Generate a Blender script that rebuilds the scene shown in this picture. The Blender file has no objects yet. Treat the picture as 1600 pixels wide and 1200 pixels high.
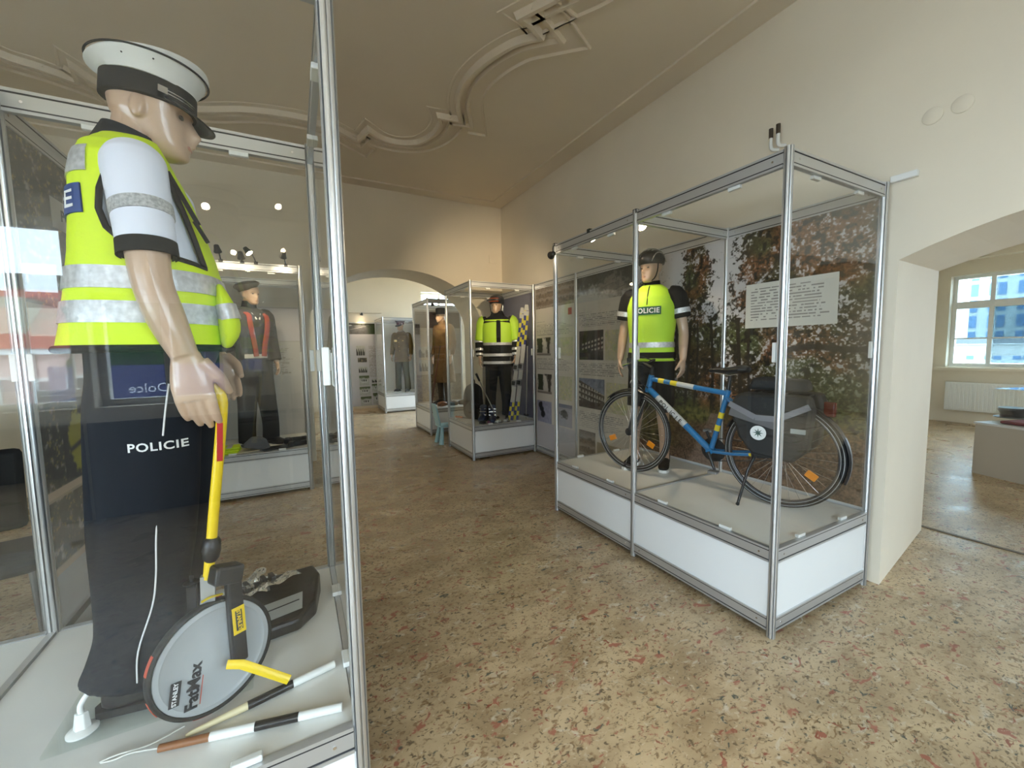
import bpy, bmesh, math, random
import numpy as np
from mathutils import Vector, Matrix
sc = bpy.context.scene
C = sc.collection
random.seed(7)
PI = math.pi
V = Vector

# ------------------------------------------------------------------ camera
cam_d = bpy.data.cameras.new('camera'); cam = bpy.data.objects.new('camera', cam_d); C.objects.link(cam)
YAW, PITCH, ROLL, FPX, EYE = 0.4867, -0.0832, -0.0165, 638.55, 1.525
_w = V((math.sin(YAW)*math.cos(PITCH), math.cos(YAW)*math.cos(PITCH), math.sin(PITCH)))
_r = V((math.cos(YAW), -math.sin(YAW), 0)); _u = _r.cross(_w)
_r2 = _r*math.cos(ROLL) + _u*math.sin(ROLL); _u2 = -_r*math.sin(ROLL) + _u*math.cos(ROLL)
cam.matrix_world = Matrix(((_r2.x, _u2.x, -_w.x, 0), (_r2.y, _u2.y, -_w.y, 0), (_r2.z, _u2.z, -_w.z, EYE), (0, 0, 0, 1)))
cam_d.sensor_fit = 'HORIZONTAL'; cam_d.sensor_width = 36.0; cam_d.lens = FPX/1600*36.0
cam_d.clip_start = 0.02; cam_d.clip_end = 500
sc.camera = cam

# ------------------------------------------------------------------ sky, light, exposure
world = bpy.data.worlds.new('world'); sc.world = world; world.use_nodes = True
bg = world.node_tree.nodes['Background']
bg.inputs[0].default_value = (0.68, 0.85, 1.0, 1); bg.inputs[1].default_value = 11.0
sc.view_settings.view_transform = 'Standard'; sc.view_settings.look = 'None'
sc.view_settings.gamma = 1.0; sc.view_settings.exposure = 1.0
sc.view_settings.use_curve_mapping = False
sc.cycles.transparent_max_bounces = 32
sc.cycles.max_bounces = 8; sc.cycles.diffuse_bounces = 4; sc.cycles.glossy_bounces = 4
sc.cycles.caustics_reflective = False; sc.cycles.caustics_refractive = False
sc.cycles.sample_clamp_indirect = 6.0

def portal(name, loc, size, direction):
    """daylight portal filling a window opening (guides sky sampling, gives no light of its own)"""
    d = bpy.data.lights.new(name, 'AREA'); d.shape = 'RECTANGLE'; d.size, d.size_y = size
    d.cycles.is_portal = True
    o = bpy.data.objects.new(name, d); C.objects.link(o); o.location = loc
    o.rotation_euler = V(direction).to_track_quat('-Z', 'Y').to_euler()
    return o
REAR_Y = -2.8
REAR_WINS = [(-3.30, -1.78, 1.05, 2.75), (-1.66, -0.62, 1.05, 2.12), (0.85, 1.75, 0.70, 3.35), (2.00, 2.60, 1.00, 3.00)]  # last two openings are added to let in more daylight
ADDED_LEFT_WINS = [(-2.60, -1.15, .6, 2.4), (-.90, .55, .6, 2.4)]  # openings invented in the unseen left wall for extra daylight
for x0, x1, z0, z1 in REAR_WINS:
    portal('daylight_portal', ((x0+x1)/2, REAR_Y-0.32, (z0+z1)/2), (x1-x0, z1-z0), (0, 1, 0))
for y0, y1, z0, z1 in ADDED_LEFT_WINS:
    portal('daylight_portal', (-3.92, (y0+y1)/2, (z0+z1)/2), (y1-y0, z1-z0), (1, 0, 0))
portal('daylight_portal', (5.32, 9.4, 2.0), (2.6, 2.2), (-1, 0, 0))
portal('daylight_portal', (11.5, 2.3, 1.92), (1.55, 1.72), (-1, 0, 0))
portal('daylight_portal', (11.5, 0.0, 1.8), (1.9, 2.4), (-1, 0, 0))
portal('daylight_portal', (7.9, -3.22, 1.8), (1.6, 1.3), (0, 1, 0))
portal('daylight_portal', (3.85, 12.0, 2.75), (1.15, .95), (0, -1, 0))

# ------------------------------------------------------------------ materials
MATS = {}
def mat(name, color=(.8, .8, .8), rough=.5, metal=0.0, noise=None, bump=None, spec=.5, emit=None, coat=0.0):
    """noise=(scale, amount); bump=(scale, strength, distance)"""
    if name in MATS: return MATS[name]
    m = bpy.data.materials.new(name); m.use_nodes = True; nt = m.node_tree; b = nt.nodes['Principled BSDF']
    b.inputs['Base Color'].default_value = (*color, 1); b.inputs['Roughness'].default_value = rough
    b.inputs['Metallic'].default_value = metal; b.inputs['Specular IOR Level'].default_value = spec
    b.inputs['Coat Weight'].default_value = coat
    if noise or bump:
        tc = nt.nodes.new('ShaderNodeTexCoord')
    if noise:
        n = nt.nodes.new('ShaderNodeTexNoise'); n.inputs['Scale'].default_value = noise[0]; n.inputs['Detail'].default_value = 5
        nt.links.new(tc.outputs['Object'], n.inputs['Vector'])
        r = nt.nodes.new('ShaderNodeValToRGB'); a = noise[1]
        r.color_ramp.elements[0].position = .3; r.color_ramp.elements[1].position = .7
        r.color_ramp.elements[0].color = (*[c*(1-a) for c in color], 1)
        r.color_ramp.elements[1].color = (*[min(1, c*(1+a)) for c in color], 1)
        nt.links.new(n.outputs['Fac'], r.inputs[0]); nt.links.new(r.outputs[0], b.inputs['Base Color'])
    if bump:
        n2 = nt.nodes.new('ShaderNodeTexNoise'); n2.inputs['Scale'].default_value = bump[0]; n2.inputs['Detail'].default_value = 1.5
        nt.links.new(tc.outputs['Object'], n2.inputs['Vector'])
        bp = nt.nodes.new('ShaderNodeBump'); bp.inputs['Strength'].default_value = bump[1]; bp.inputs['Distance'].default_value = bump[2]
        nt.links.new(n2.outputs['Fac'], bp.inputs['Height']); nt.links.new(bp.outputs[0], b.inputs['Normal'])
    if emit:
        b.inputs['Emission Color'].default_value = (*emit[0], 1); b.inputs['Emission Strength'].default_value = emit[1]
    MATS[name] = m
    return m

def glass_mat(name, tint=(.985, .99, .985)):
    m = bpy.data.materials.new(name); m.use_nodes = True; nt = m.node_tree; nt.nodes.clear()
    out = nt.nodes.new('ShaderNodeOutputMaterial'); mix = nt.nodes.new('ShaderNodeMixShader')
    t = nt.nodes.new('ShaderNodeBsdfTransparent'); t.inputs[0].default_value = (*tint, 1)
    g = nt.nodes.new('ShaderNodeBsdfGlossy'); g.inputs['Roughness'].default_value = 0.0; g.inputs[0].default_value = (1, 1, 1, 1)
    lw = nt.nodes.new('ShaderNodeLayerWeight'); lw.inputs[0].default_value = .5
    p = nt.nodes.new('ShaderNodeMath'); p.operation = 'POWER'; p.inputs[1].default_value = 5
    ma = nt.nodes.new('ShaderNodeMath'); ma.operation = 'MULTIPLY_ADD'; ma.inputs[1].default_value = .96; ma.inputs[2].default_value = .028
    nt.links.new(lw.outputs['Facing'], p.inputs[0]); nt.links.new(p.outputs[0], ma.inputs[0])
    nt.links.new(ma.outputs[0], mix.inputs[0]); nt.links.new(t.outputs[0], mix.inputs[1]); nt.links.new(g.outputs[0], mix.inputs[2])
    nt.links.new(mix.outputs[0], out.inputs[0])
    MATS[name] = m
    return m
GLASS = glass_mat('clear_glass')
GLASS_TINT = glass_mat('dimmed_view_glass', (.58, .63, .64))  # pane darkened to tone down the bright view outside, no actual film

def paint_mat(name='printed_picture', rough=.45):
    if name in MATS: return MATS[name]
    m = bpy.data.materials.new(name); m.use_nodes = True; nt = m.node_tree; b = nt.nodes['Principled BSDF']
    a = nt.nodes.new('ShaderNodeAttribute'); a.attribute_name = 'print'
    nt.links.new(a.outputs['Color'], b.inputs['Base Color']); b.inputs['Roughness'].default_value = rough
    MATS[name] = m
    return m

def floor_mat():
    m = bpy.data.materials.new('marbled_linoleum'); m.use_nodes = True; nt = m.node_tree; b = nt.nodes['Principled BSDF']
    N = nt.nodes.new; L = nt.links.new
    tc = N('ShaderNodeTexCoord'); mp = N('ShaderNodeMapping'); mp.inputs['Rotation'].default_value = (0, 0, .5); mp.inputs['Scale'].default_value = (1.0, 1.5, 1)
    L(tc.outputs['Object'], mp.inputs[0])
    def noise(scale, detail=6, dist=.6):
        n = N('ShaderNodeTexNoise'); n.inputs['Scale'].default_value = scale; n.inputs['Detail'].default_value = detail; n.inputs['Distortion'].default_value = dist
        L(mp.outputs[0], n.inputs['Vector']); return n
    def ramp(n, p0, p1, c0, c1):
        r = N('ShaderNodeValToRGB'); r.color_ramp.elements[0].position = p0; r.color_ramp.elements[1].position = p1
        r.color_ramp.elements[0].color = (*c0, 1); r.color_ramp.elements[1].color = (*c1, 1); L(n.outputs['Fac'], r.inputs[0]); return r
    base = ramp(noise(3.2), .33, .68, (.36, .26, .15), (.58, .445, .275))
    col = base.outputs[0]
    for scale, p0, p1, c in ((9, .60, .72, (.60, .54, .43)), (26, .56, .66, (.27, .175, .09)), (40, .58, .66, (.15, .105, .06)), (10.5, .625, .66, (.36, .14, .09)), (19, .63, .69, (.095, .095, .075)), (34, .62, .70, (.56, .46, .32)), (21, .64, .68, (.28, .10, .06))):
        n = noise(scale, 5, 1.0); r = ramp(n, p0, p1, (0, 0, 0), (1, 1, 1))
        mx = N('ShaderNodeMix'); mx.data_type = 'RGBA'; mx.inputs[7].default_value = (*c, 1)
        L(r.outputs[0], mx.inputs[0]); L(col, mx.inputs[6]); col = mx.outputs[2]
    L(col, b.inputs['Base Color'])
    rr = ramp(noise(2.0, 3), .3, .7, (.24,)*3, (.40,)*3); L(rr.outputs[0], b.inputs['Roughness'])
    bp = N('ShaderNodeBump'); bp.inputs['Strength'].default_value = .12; bp.inputs['Distance'].default_value = .004
    L(noise(5, 3).outputs['Fac'], bp.inputs['Height']); L(bp.outputs[0], b.inputs['Normal'])
    return m
FLOOR = floor_mat()
WALL = mat('plaster_wall', (.82, .735, .60), .85, noise=(1.3, .035), bump=(30, .15, .004))
CEIL = mat('plaster_ceiling', (.82, .725, .595), .85, noise=(1.0, .03), bump=(25, .12, .004))
ALU = mat('aluminium', (.66, .67, .68), .30, .85)
ALUR = mat('aluminium_rail', (.60, .605, .61), .38, .7)
DARKLINE = mat('rail_groove', (.03, .03, .035), .6)
WPAN = mat('white_panel', (.84, .85, .86), .35)
PLAT = mat('platform_board', (.84, .83, .80), .5, noise=(2.5, .05))
WHITEPL = mat('white_plastic', (.86, .86, .84), .4)
BLACKPL = mat('black_plastic', (.012, .012, .014), .35)
SKIN = mat('mannequin_skin', (.52, .355, .25), .30, coat=.25)
HIVIS = mat('hi_vis_yellow', (.66, .86, .008), .6, bump=(160, .25, .002))
HIVIS2 = mat('hi_vis_green', (.50, .80, .04), .6, bump=(60, .25, .003))
SILVER = mat('reflective_silver', (.56, .57, .59), .35, .35, noise=(60, .22), bump=(70, .4, .002))
NAVY = mat('navy_cloth', (.009, .0115, .018), .8, bump=(4, .15, .02), spec=.2)
BLACK = mat('black_cloth', (.009, .009, .010), .8, bump=(9, .25, .012), spec=.2)
LEATHER = mat('black_leather', (.014, .014, .016), .28, bump=(40, .2, .003))
WHITECL = mat('white_shirt_cloth', (.74, .76, .86), .8, bump=(9, .5, .02))
YEL = mat('yellow_paint', (.85, .60, .015), .35)
RED = mat('red_plastic', (.45, .02, .02), .35)
STEEL = mat('polished_steel', (.72, .72, .73), .18, 1.0)

# ------------------------------------------------------------------ mesh helpers
class MB:
    def __init__(s): s.v = []; s.f = []
    def add(s, vs, fs):
        o = len(s.v); s.v += [tuple(p) for p in vs]; s.f += [tuple(i+o for i in f) for f in fs]; return s
    def box(s, c, size, M=None):
        x, y, z = [k/2 for k in size]
        vs = [V((sx*x, sy*y, sz*z)) for sx in (-1, 1) for sy in (-1, 1) for sz in (-1, 1)]
        if M is not None: vs = [M @ p for p in vs]
        vs = [p + V(c) for p in vs]
        return s.add(vs, [(0, 1, 3, 2), (4, 6, 7, 5), (0, 4, 5, 1), (2, 3, 7, 6), (0, 2, 6, 4), (1, 5, 7, 3)])
    def bar(s, p0, p1, w, h, up=(0, 0, 1)):
        """rectangular bar from p0 to p1, w wide sideways, h along up"""
        p0, p1 = V(p0), V(p1); t = (p1-p0); L = t.length; t.normalize(); u = V(up); u = (u - t*u.dot(t))
        if u.length < 1e-6: u = V((1, 0, 0)) - t*t.x
        u.normalize(); b = t.cross(u)
        M = Matrix((t, b, u)).transposed()
        return s.box((p0+p1)/2, (L, w, h), M)
    def rings(s, R, cap=True, closed=False):
        n = len(R[0]); o = len(s.v)
        for r in R: s.v += [tuple(p) for p in r]
        m = len(R)
        for i in range(m if closed else m-1):
            a = o+i*n; b = o+((i+1) % m)*n
            for j in range(n):
                k = (j+1) % n; s.f.append((a+j, a+k, b+k, b+j))
        if cap and not closed:
            s.f.append(tuple(o+j for j in range(n))[::-1]); s.f.append(tuple(o+(m-1)*n+j for j in range(n)))
        return s
    def tube(s, pts, rad, n=10, ref=(1, 0, 0), cap=True, closed=False, k=0):
        pts = [V(p) for p in pts]
        rad = list(rad) if isinstance(rad, (list, tuple)) else [rad]*len(pts)
        rad = [r if isinstance(r, (tuple, list)) else (r, r) for r in rad]
        if k: pts, rad = smooth(pts, rad, k)
        R = []; m = len(pts); pa = None
        for i in range(m):
            if closed: t = pts[(i+1) % m]-pts[i-1]
            else: t = pts[min(i+1, m-1)]-pts[max(i-1, 0)]
            t.normalize(); rf = V(ref) if pa is None else pa
            a = rf - t*rf.dot(t)
            if a.length < 1e-4: a = V((0, 1, 0)) - t*t.y
            a.normalize(); b = t.cross(a)
            if abs(V(ref).dot(t)) > .95 or closed: pa = a
            R.append([pts[i] + a*rad[i][0]*math.cos(2*PI*j/n) + b*rad[i][1]*math.sin(2*PI*j/n) for j in range(n)])
        return s.rings(R, cap, closed)
    def cyl(s, p0, p1, r0, r1=None, n=16): return s.tube([p0, p1], [r0, r0 if r1 is None else r1], n)
    def sphere(s, c, r, n=16, m=10, M=None):
        r = r if isinstance(r, (tuple, list)) else (r, r, r); R = []
        for i in range(m+1):
            a = PI*(i/m) if 0 < i < m else (.02 if i == 0 else PI-.02)
            ring = []
            for j in range(n):
                b = 2*PI*j/n; p = V((r[0]*math.sin(a)*math.cos(b), r[1]*math.sin(a)*math.sin(b), -r[2]*math.cos(a)))
                ring.append((M @ p if M is not None else p) + V(c))
            R.append(ring)
        return s.rings(R)
    def lathe(s, prof, c=(0, 0, 0), M=None, n=32, sx=1, sy=1, cap=True):
        R = []
        for r, z in prof:
            ring = []
            for j in range(n):
                a = 2*PI*j/n; p = V((r*sx*math.cos(a), r*sy*math.sin(a), z))
                ring.append((M @ p if M is not None else p) + V(c))
            R.append(ring)
        return s.rings(R, cap)
    def prism(s, poly, ext, f=None):
        """poly: list of 3D points, ext: vector"""
        n = len(poly); a = [V(p) for p in poly]; b = [V(p)+V(ext) for p in poly]
        return s.add(a+b, [tuple(range(n))[::-1], tuple(range(n, 2*n))] + [(j, (j+1) % n, n+(j+1) % n, n+j) for j in range(n)])
    def mesh(s, name):
        me = bpy.data.meshes.new(name); me.from_pydata(s.v, [], s.f); me.update()
        bm = bmesh.new(); bm.from_mesh(me); bmesh.ops.recalc_face_normals(bm, faces=bm.faces); bm.to_mesh(me); bm.free()
        return me

def smooth(pts, rad, k):
    P = []; R = []; m = len(pts)
    cr = lambda a, b, c, d, t: .5*((2*b)+(c-a)*t+(2*a-5*b+4*c-d)*t*t+(3*b-a-3*c+d)*t**3)
    for i in range(m-1):
        i0, i3 = max(i-1, 0), min(i+2, m-1)
        for q in range(k):
            t = q/k; P.append(cr(pts[i0], pts[i], pts[i+1], pts[i3], t))
            R.append(tuple(max(1e-4, cr(rad[i0][c], rad[i][c], rad[i+1][c], rad[i3][c], t)) for c in (0, 1)))
    P.append(pts[-1]); R.append(rad[-1])
    return P, R

ROOTM = {}
def thing(name, label, cat, loc=(0, 0, 0), rz=0.0, group=None):
    o = bpy.data.objects.new(name, None); C.objects.link(o); o.location = loc; o.rotation_euler = (0, 0, rz)
    o.empty_display_size = .1
    ROOTM[o.name] = Matrix.Translation(V(loc)) @ Matrix.Rotation(rz, 4, 'Z')
    o['label'] = label; o['category'] = cat
    if group: o['group'] = group
    return o
def finish(o, sm):
    if sm:
        for p in o.data.polygons: p.use_smooth = True
        if sm != 'all':
            try: o.data.set_sharp_from_angle(angle=math.radians(40))
            except Exception: pass
def part(name, mb, m, parent=None, sm=False, local=False, label=None, bevel=0):
    """mesh given in world coordinates unless local; re-expressed in the frame of its thing"""
    me = mb.mesh(name) if isinstance(mb, MB) else mb
    o = bpy.data.objects.new(name, me); C.objects.link(o); me.materials.append(m)
    if parent is not None:
        top = parent
        while top.parent: top = top.parent
        M = ROOTM.get(top.name)
        if M is not None and not local: me.transform(M.inverted())
        o.parent = parent
    if bevel:
        b = o.modifiers.new('bevel', 'BEVEL'); b.width = bevel; b.segments = 2; b.limit_method = 'ANGLE'
    finish(o, sm)
    if label: o['label'] = label
    return o
def single(name, mb, m, label, cat, group=None, sm=False, bevel=0):
    o = part(name, mb, m, None, sm, bevel=bevel); o['label'] = label; o['category'] = cat
    if group: o['group'] = group
    return o
def struct(name, mb, m, parent=None, sm=False):
    o = part(name, mb, m, parent, sm)
    if parent is None: o['kind'] = 'structure'
    return o
def remesh(mb, voxel, smooth_it=4):
    me = mb.mesh('tmp'); o = bpy.data.objects.new('tmp', me); C.objects.link(o)
    r = o.modifiers.new('r', 'REMESH'); r.mode = 'VOXEL'; r.voxel_size = voxel
    if smooth_it:
        s = o.modifiers.new('s', 'SMOOTH'); s.factor = .5; s.iterations = smooth_it
    dg = bpy.context.evaluated_depsgraph_get(); dg.update()
    out = bpy.data.meshes.new_from_object(o.evaluated_get(dg)); bpy.data.objects.remove(o); bpy.data.meshes.remove(me)
    out.materials.clear()
    return out
def text_mesh(body, size, M, extrude=.0008, align='CENTER', shear=0.0, spacing=1.0, bold=0.0):
    cu = bpy.data.curves.new('t', 'FONT'); cu.body = body; cu.size = size; cu.extrude = extrude; cu.align_x = align; cu.align_y = 'CENTER'
    cu.shear = shear; cu.space_character = spacing; cu.offset = bold; cu.resolution_u = 3
    o = bpy.data.objects.new('t', cu); C.objects.link(o)
    dg = bpy.context.evaluated_depsgraph_get(); dg.update()
    me = bpy.data.meshes.new_from_object(o.evaluated_get(dg)); bpy.data.objects.remove(o); bpy.data.curves.remove(cu)
    me.materials.clear(); me.transform(M)
    return me
def wrap_text(body, width, height, func, bold=.02, depth=.001):
    """lettering laid on a curved surface: func(x, y) -> (point, outward normal)"""
    me = text_mesh(body, 1.0, Matrix.Identity(4), 0.0, bold=bold, spacing=1.1)
    co = np.empty(len(me.vertices)*3); me.vertices.foreach_get('co', co); co = co.reshape(-1, 3)
    lo, hi = co.min(0), co.max(0); n = len(co)
    x = (co[:, 0]-(lo[0]+hi[0])/2)/(hi[0]-lo[0])*width; y = (co[:, 1]-(lo[1]+hi[1])/2)/(hi[1]-lo[1])*height
    out = []
    for i in range(n):
        p, nn = func(x[i], y[i]); out.append(V(p)+V(nn)*depth)
    me.vertices.foreach_set('co', [c for p in out for c in p]); me.update()
    return me
def frame(origin, xdir, ydir):
    x = V(xdir).normalized(); y = V(ydir); y = (y - x*y.dot(x)).normalized(); z = x.cross(y)
    M = Matrix((x, y, z)).transposed().to_4x4(); M.translation = V(origin)
    return M
# numpy value noise for printed pictures
def vnoise(x, y, seed=0):
    xi = np.floor(x).astype(np.int64); yi = np.floor(y).astype(np.int64); xf = x-xi; yf = y-yi
    def h(a, b):
        n = (a*374761393 + b*668265263 + seed*982451653) & 0x7fffffff
        n = ((n ^ (n >> 13))*1274126177) & 0x7fffffff
        return ((n ^ (n >> 16)) & 0xffff)/65535.0
    u = xf*xf*(3-2*xf); v = yf*yf*(3-2*yf)
    return (h(xi, yi)*(1-u)+h(xi+1, yi)*u)*(1-v) + (h(xi, yi+1)*(1-u)+h(xi+1, yi+1)*u)*v
def fbm(x, y, o=4, seed=0):
    s = 0; a = .5; t = 0
    for i in range(o): s = s+a*vnoise(x*2**i, y*2**i, seed+i); t += a; a *= .55
    return s/t
def print_part(name, origin, ud, vd, w, h, nu, nv, func, parent=None, label=None, m=None):
    """flat print: grid with colours; func(u 0..w left to right, v 0..h bottom to top) -> rgb"""
    us = np.linspace(0, w, nu); vs = np.linspace(0, h, nv); U, W = np.meshgrid(us, vs)
    rgb = np.clip(func(U, W), 0, 1)
    o_, ud, vd = np.array(origin, float), np.array(ud, float), np.array(vd, float)
    P = o_[None, None]+U[..., None]*ud+W[..., None]*vd
    me = bpy.data.meshes.new(name)
    i = np.arange(nu*nv).reshape(nv, nu); F = np.stack([i[:-1, :-1], i[:-1, 1:], i[1:, 1:], i[1:, :-1]], -1).reshape(-1, 4)
    me.from_pydata(P.reshape(-1, 3).tolist(), [], F.tolist()); me.update()
    ca = me.color_attributes.new('print', 'FLOAT_COLOR', 'POINT')
    col = np.ones((nu*nv, 4), np.float32); col[:, :3] = rgb.reshape(-1, 3); ca.data.foreach_set('color', col.ravel())
    return part(name, me, m or paint_mat(), parent, label=label)
def mixc(a, b, t):
    t = np.clip(t, 0, 1)[..., None]; return np.asarray(a)*(1-t)+np.asarray(b)*t
def full(U, c): return np.ones(U.shape+(3,))*np.asarray(c)
# ------------------------------------------------------------------ the room shell
CZ = 3.9; XW = 3.2; YB = 6.35; YB2 = 7.14; XL = -3.6
struct('floor', MB().box((4.0, 4.4, -.1), (15.6, 15.2, .2)), FLOOR)
ceiling = struct('ceiling', MB().box(((XL+XW)/2, (REAR_Y+YB)/2, CZ+.1), (XW-XL+.4, YB-REAR_Y+.4, .2)), CEIL)
def notch_wall(name, axis, a0, a1, z1, n0, n1, d0, d1, m):
    """columns of quads: solid left of, above and right of the opening"""
    mb = MB(); pt = (lambda a, z, d: (d, a, z)) if axis == 'x' else (lambda a, z, d: (a, d, z))
    top = max(z for _, z in n0+n1)+.05
    def slab(q0, q1):   # q0,q1: quads on the two faces
        vs = [pt(*p, d0) for p in q0]+[pt(*p, d1) for p in q1]
        mb.add(vs, [(0, 1, 2, 3), (7, 6, 5, 4)]+[(j, (j+1) % 4, 4+(j+1) % 4, 4+j) for j in range(4)])
    slab([(a0, 0), (a0, z1), (n0[0][0], z1), (n0[0][0], 0)], [(a0, 0), (a0, z1), (n1[0][0], z1), (n1[0][0], 0)])
    slab([(n0[-1][0], 0), (n0[-1][0], z1), (a1, z1), (a1, 0)], [(n1[-1][0], 0), (n1[-1][0], z1), (a1, z1), (a1, 0)])
    A0, A1 = n0[1:-1], n1[1:-1]
    for i in range(len(A0)-1):
        slab([A0[i], (A0[i][0], z1), (A0[i+1][0], z1), A0[i+1]], [A1[i], (A1[i][0], z1), (A1[i+1][0], z1), A1[i+1]])
    bm = bmesh.new(); me = mb.mesh(name); bm.from_mesh(me); bmesh.ops.remove_doubles(bm, verts=bm.verts, dist=1e-5)
    # drop the faces shared inside the wall
    seen = {}
    for f in bm.faces:
        k = tuple(sorted(v.index for v in f.verts)); seen.setdefault(k, []).append(f)
    bmesh.ops.delete(bm, geom=[f for l in seen.values() if len(l) > 1 for f in l], context='FACES')
    bmesh.ops.recalc_face_normals(bm, faces=bm.faces); bm.to_mesh(me); bm.free()
    return struct(name, me, m)
# right wall with the low segmental doorway; its reveal is splayed
def door_arc(y0, y1, dz):
    c, h = (y0+y1)/2, (y1-y0)/2; ys = [y0+(y1-y0)*i/14 for i in range(15)]
    return [(y0, 0)]+[(y, 2.22+dz-.2*((y-c)/h)**2) for y in ys]+[(y1, 0)]
notch_wall('wall_right', 'x', -3.1, YB2, CZ+.1, door_arc(-.75, 1.11, 0), door_arc(-.95, 1.30, .06), XW, 4.46, WALL)
# back wall with the basket arch
ar = [(1.5-1.3*math.cos(PI*i/28), 1.9+.87*math.sin(PI*i/28)) for i in range(29)]
ar[0] = (.2, 1.9); ar[-1] = (2.8, 1.9)
arch = [(.2, 0)]+ar+[(2.8, 0)]
notch_wall('wall_back', 'y', XL-.2, 5.0, CZ+.1, arch, arch, YB, YB2, WALL)
def wall_holes(name, axis, a0, a1, z0, z1, holes, d0, d1, m):
    """wall slab with rectangular window openings, one mesh"""
    As = sorted(set([a0, a1]+[h[i] for h in holes for i in (0, 1)])); mb = MB()
    for i in range(len(As)-1):
        p, q = As[i], As[i+1]; c = (p+q)/2; hs = sorted([(h[2], h[3]) for h in holes if h[0] < c < h[1]]); z = z0
        for lo, hi in hs+[(z1, None)]:
            if lo-z > 1e-4:
                s = (q-p, d1-d0, lo-z); ce = (c, (d0+d1)/2, (z+lo)/2)
                if axis == 'x': s = (s[1], s[0], s[2]); ce = (ce[1], ce[0], ce[2])
                mb.box(ce, s)
            z = hi
    return struct(name, mb, m)
wall_holes('wall_left', 'x', -3.2, YB+.3, 0, CZ+.1, ADDED_LEFT_WINS, XL-.35, XL, WALL)
wall_holes('wall_rear', 'y', XL-.2, 4.5, 0, CZ+.1, REAR_WINS, REAR_Y-.35, REAR_Y, WALL)
# room behind the arch
wall_holes('wall_far', 'y', -1.2, 5.2, 0, CZ+.1, [(3.27, 4.42, 2.28, 3.22)], 11.65, 12.0, WALL)
struct('wall_far_left', MB().box((-.9, 9.4, CZ/2), (.2, 4.6, CZ)), WALL)
wall_holes('wall_far_right', 'x', YB2-.1, 12.0, 0, CZ+.1, [(8.1, 10.7, .9, 3.1)], 5.0, 5.35, WALL)  # opening invented out of view to light the far room
struct('ceiling_far', MB().box((2.0, 9.4, CZ+.1), (6.4, 4.8, .2)), CEIL)
struct('trim_1', MB().box((1.5, 11.60, 2.60), (1.3, .1, .05)), WALL)
# room behind the doorway
wall_holes('wall_right_room', 'x', -3.2, 3.5, 0, 3.8, [(1.52, 3.07, 1.07, 2.78), (-.95, .95, .6, 3.0)], 11.15, 11.5, WALL)  # second opening is invented, out of view, to light the side room
struct('wall_right_room_side', MB().box((7.8, 3.38, 1.9), (7.0, .2, 3.8)), WALL)
wall_holes('wall_right_room_near', 'y', 4.3, 11.3, 0, 3.8, [(7.1, 8.7, 1.15, 2.45)], -3.2, -3.0, WALL)  # opening invented out of view to brighten the side room
struct('ceiling_right_room', MB().box((7.8, .1, 3.8), (7.2, 7.0, .2)), CEIL)
struct('trim_2', MB().box((11.03, .1, 3.12), (.24, 6.4, .16)), WALL)
struct('trim_3', MB().box((11.08, 2.3, 1.03), (.16, 1.8, .05)), WALL)
struct('trim_4', MB().box((4.55, .1, .003), (.03, 2.6, .006)), mat('threshold_strip', (.12, .09, .06), .5))

# windows: frame, mullions, panes
WFR = mat('window_paint', (.80, .79, .75), .45)
def window(n, axis, a0, a1, z0, z1, d, cols, transoms, gm, inward):
    """frame at depth d, vertical mullions at cols, horizontal bars at transoms"""
    t = .06
    def bx(mb, p, q, lo, hi, th):
        s = (q-p, th, hi-lo); c = ((p+q)/2, d, (lo+hi)/2)
        if axis == 'x': s = (s[1], s[0], s[2]); c = (c[1], c[0], c[2])
        return mb.box(c, s)
    mb = MB(); bx(mb, a0, a0+t, z0, z1, .09); bx(mb, a1-t, a1, z0, z1, .09); bx(mb, a0+t, a1-t, z0, z0+t, .09); bx(mb, a0+t, a1-t, z1-t, z1, .09)
    w = struct('window_%d' % n, mb, WFR)
    xs = [a0+t]+list(cols)+[a1-t]; zs = [z0+t]+[x for x, _ in transoms]+[z1-t]
    for c in cols: part('mullion', bx(MB(), c-.03, c+.03, z0+t, z1-t, .08), WFR, w)
    for z, th in transoms: part('transom', bx(MB(), a0+t, a1-t, z-th/2, z+th/2, .07), WFR, w)
    for i in range(len(xs)-1):
        for j in range(len(zs)-1): part('pane', bx(MB(), xs[i]+.01, xs[i+1]-.01, zs[j]+.01, zs[j+1]-.01, .004), gm, w)
    return w
window(1, 'x', 1.52, 3.07, 1.07, 2.78, 11.35, [2.56, 2.04], [(2.23, .13), (1.60, .025)], GLASS_TINT, -1)
window(2, 'x', -.95, .95, .6, 3.0, 11.35, [0.0], [(2.23, .13)], GLASS, -1)  # added unseen window, brings clear daylight into the side room
window(3, 'y', -3.30, -1.78, 1.05, 2.75, REAR_Y-.22, [-2.55], [(2.21, .13)], GLASS, 1)
window(4, 'y', -1.66, -.62, 1.05, 2.12, REAR_Y-.22, [-1.14], [], GLASS, 1)
window(11, 'y', 2.0, 2.6, 1.0, 3.0, REAR_Y-.22, [], [(2.25, .13)], GLASS, 1)  # added unseen window, more daylight from behind
window(12, 'y', 7.1, 8.7, 1.15, 2.45, -3.10, [7.9], [], GLASS, -1)  # added unseen window, second daylight source for the side room
window(5, 'y', .85, 1.75, .7, 3.35, REAR_Y-.22, [1.30], [(2.45, .13)], GLASS, 1)  # added unseen window, daylight for the case ends and floor
window(8, 'x', -2.60, -1.15, .6, 2.4, XL-.22, [-1.875], [(1.85, .13)], GLASS, 1)  # added window in the unseen left wall, extra room daylight
window(9, 'x', -.90, .55, .6, 2.4, XL-.22, [-.175], [(1.85, .13)], GLASS, 1)  # added like the one before it, for room daylight
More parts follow.
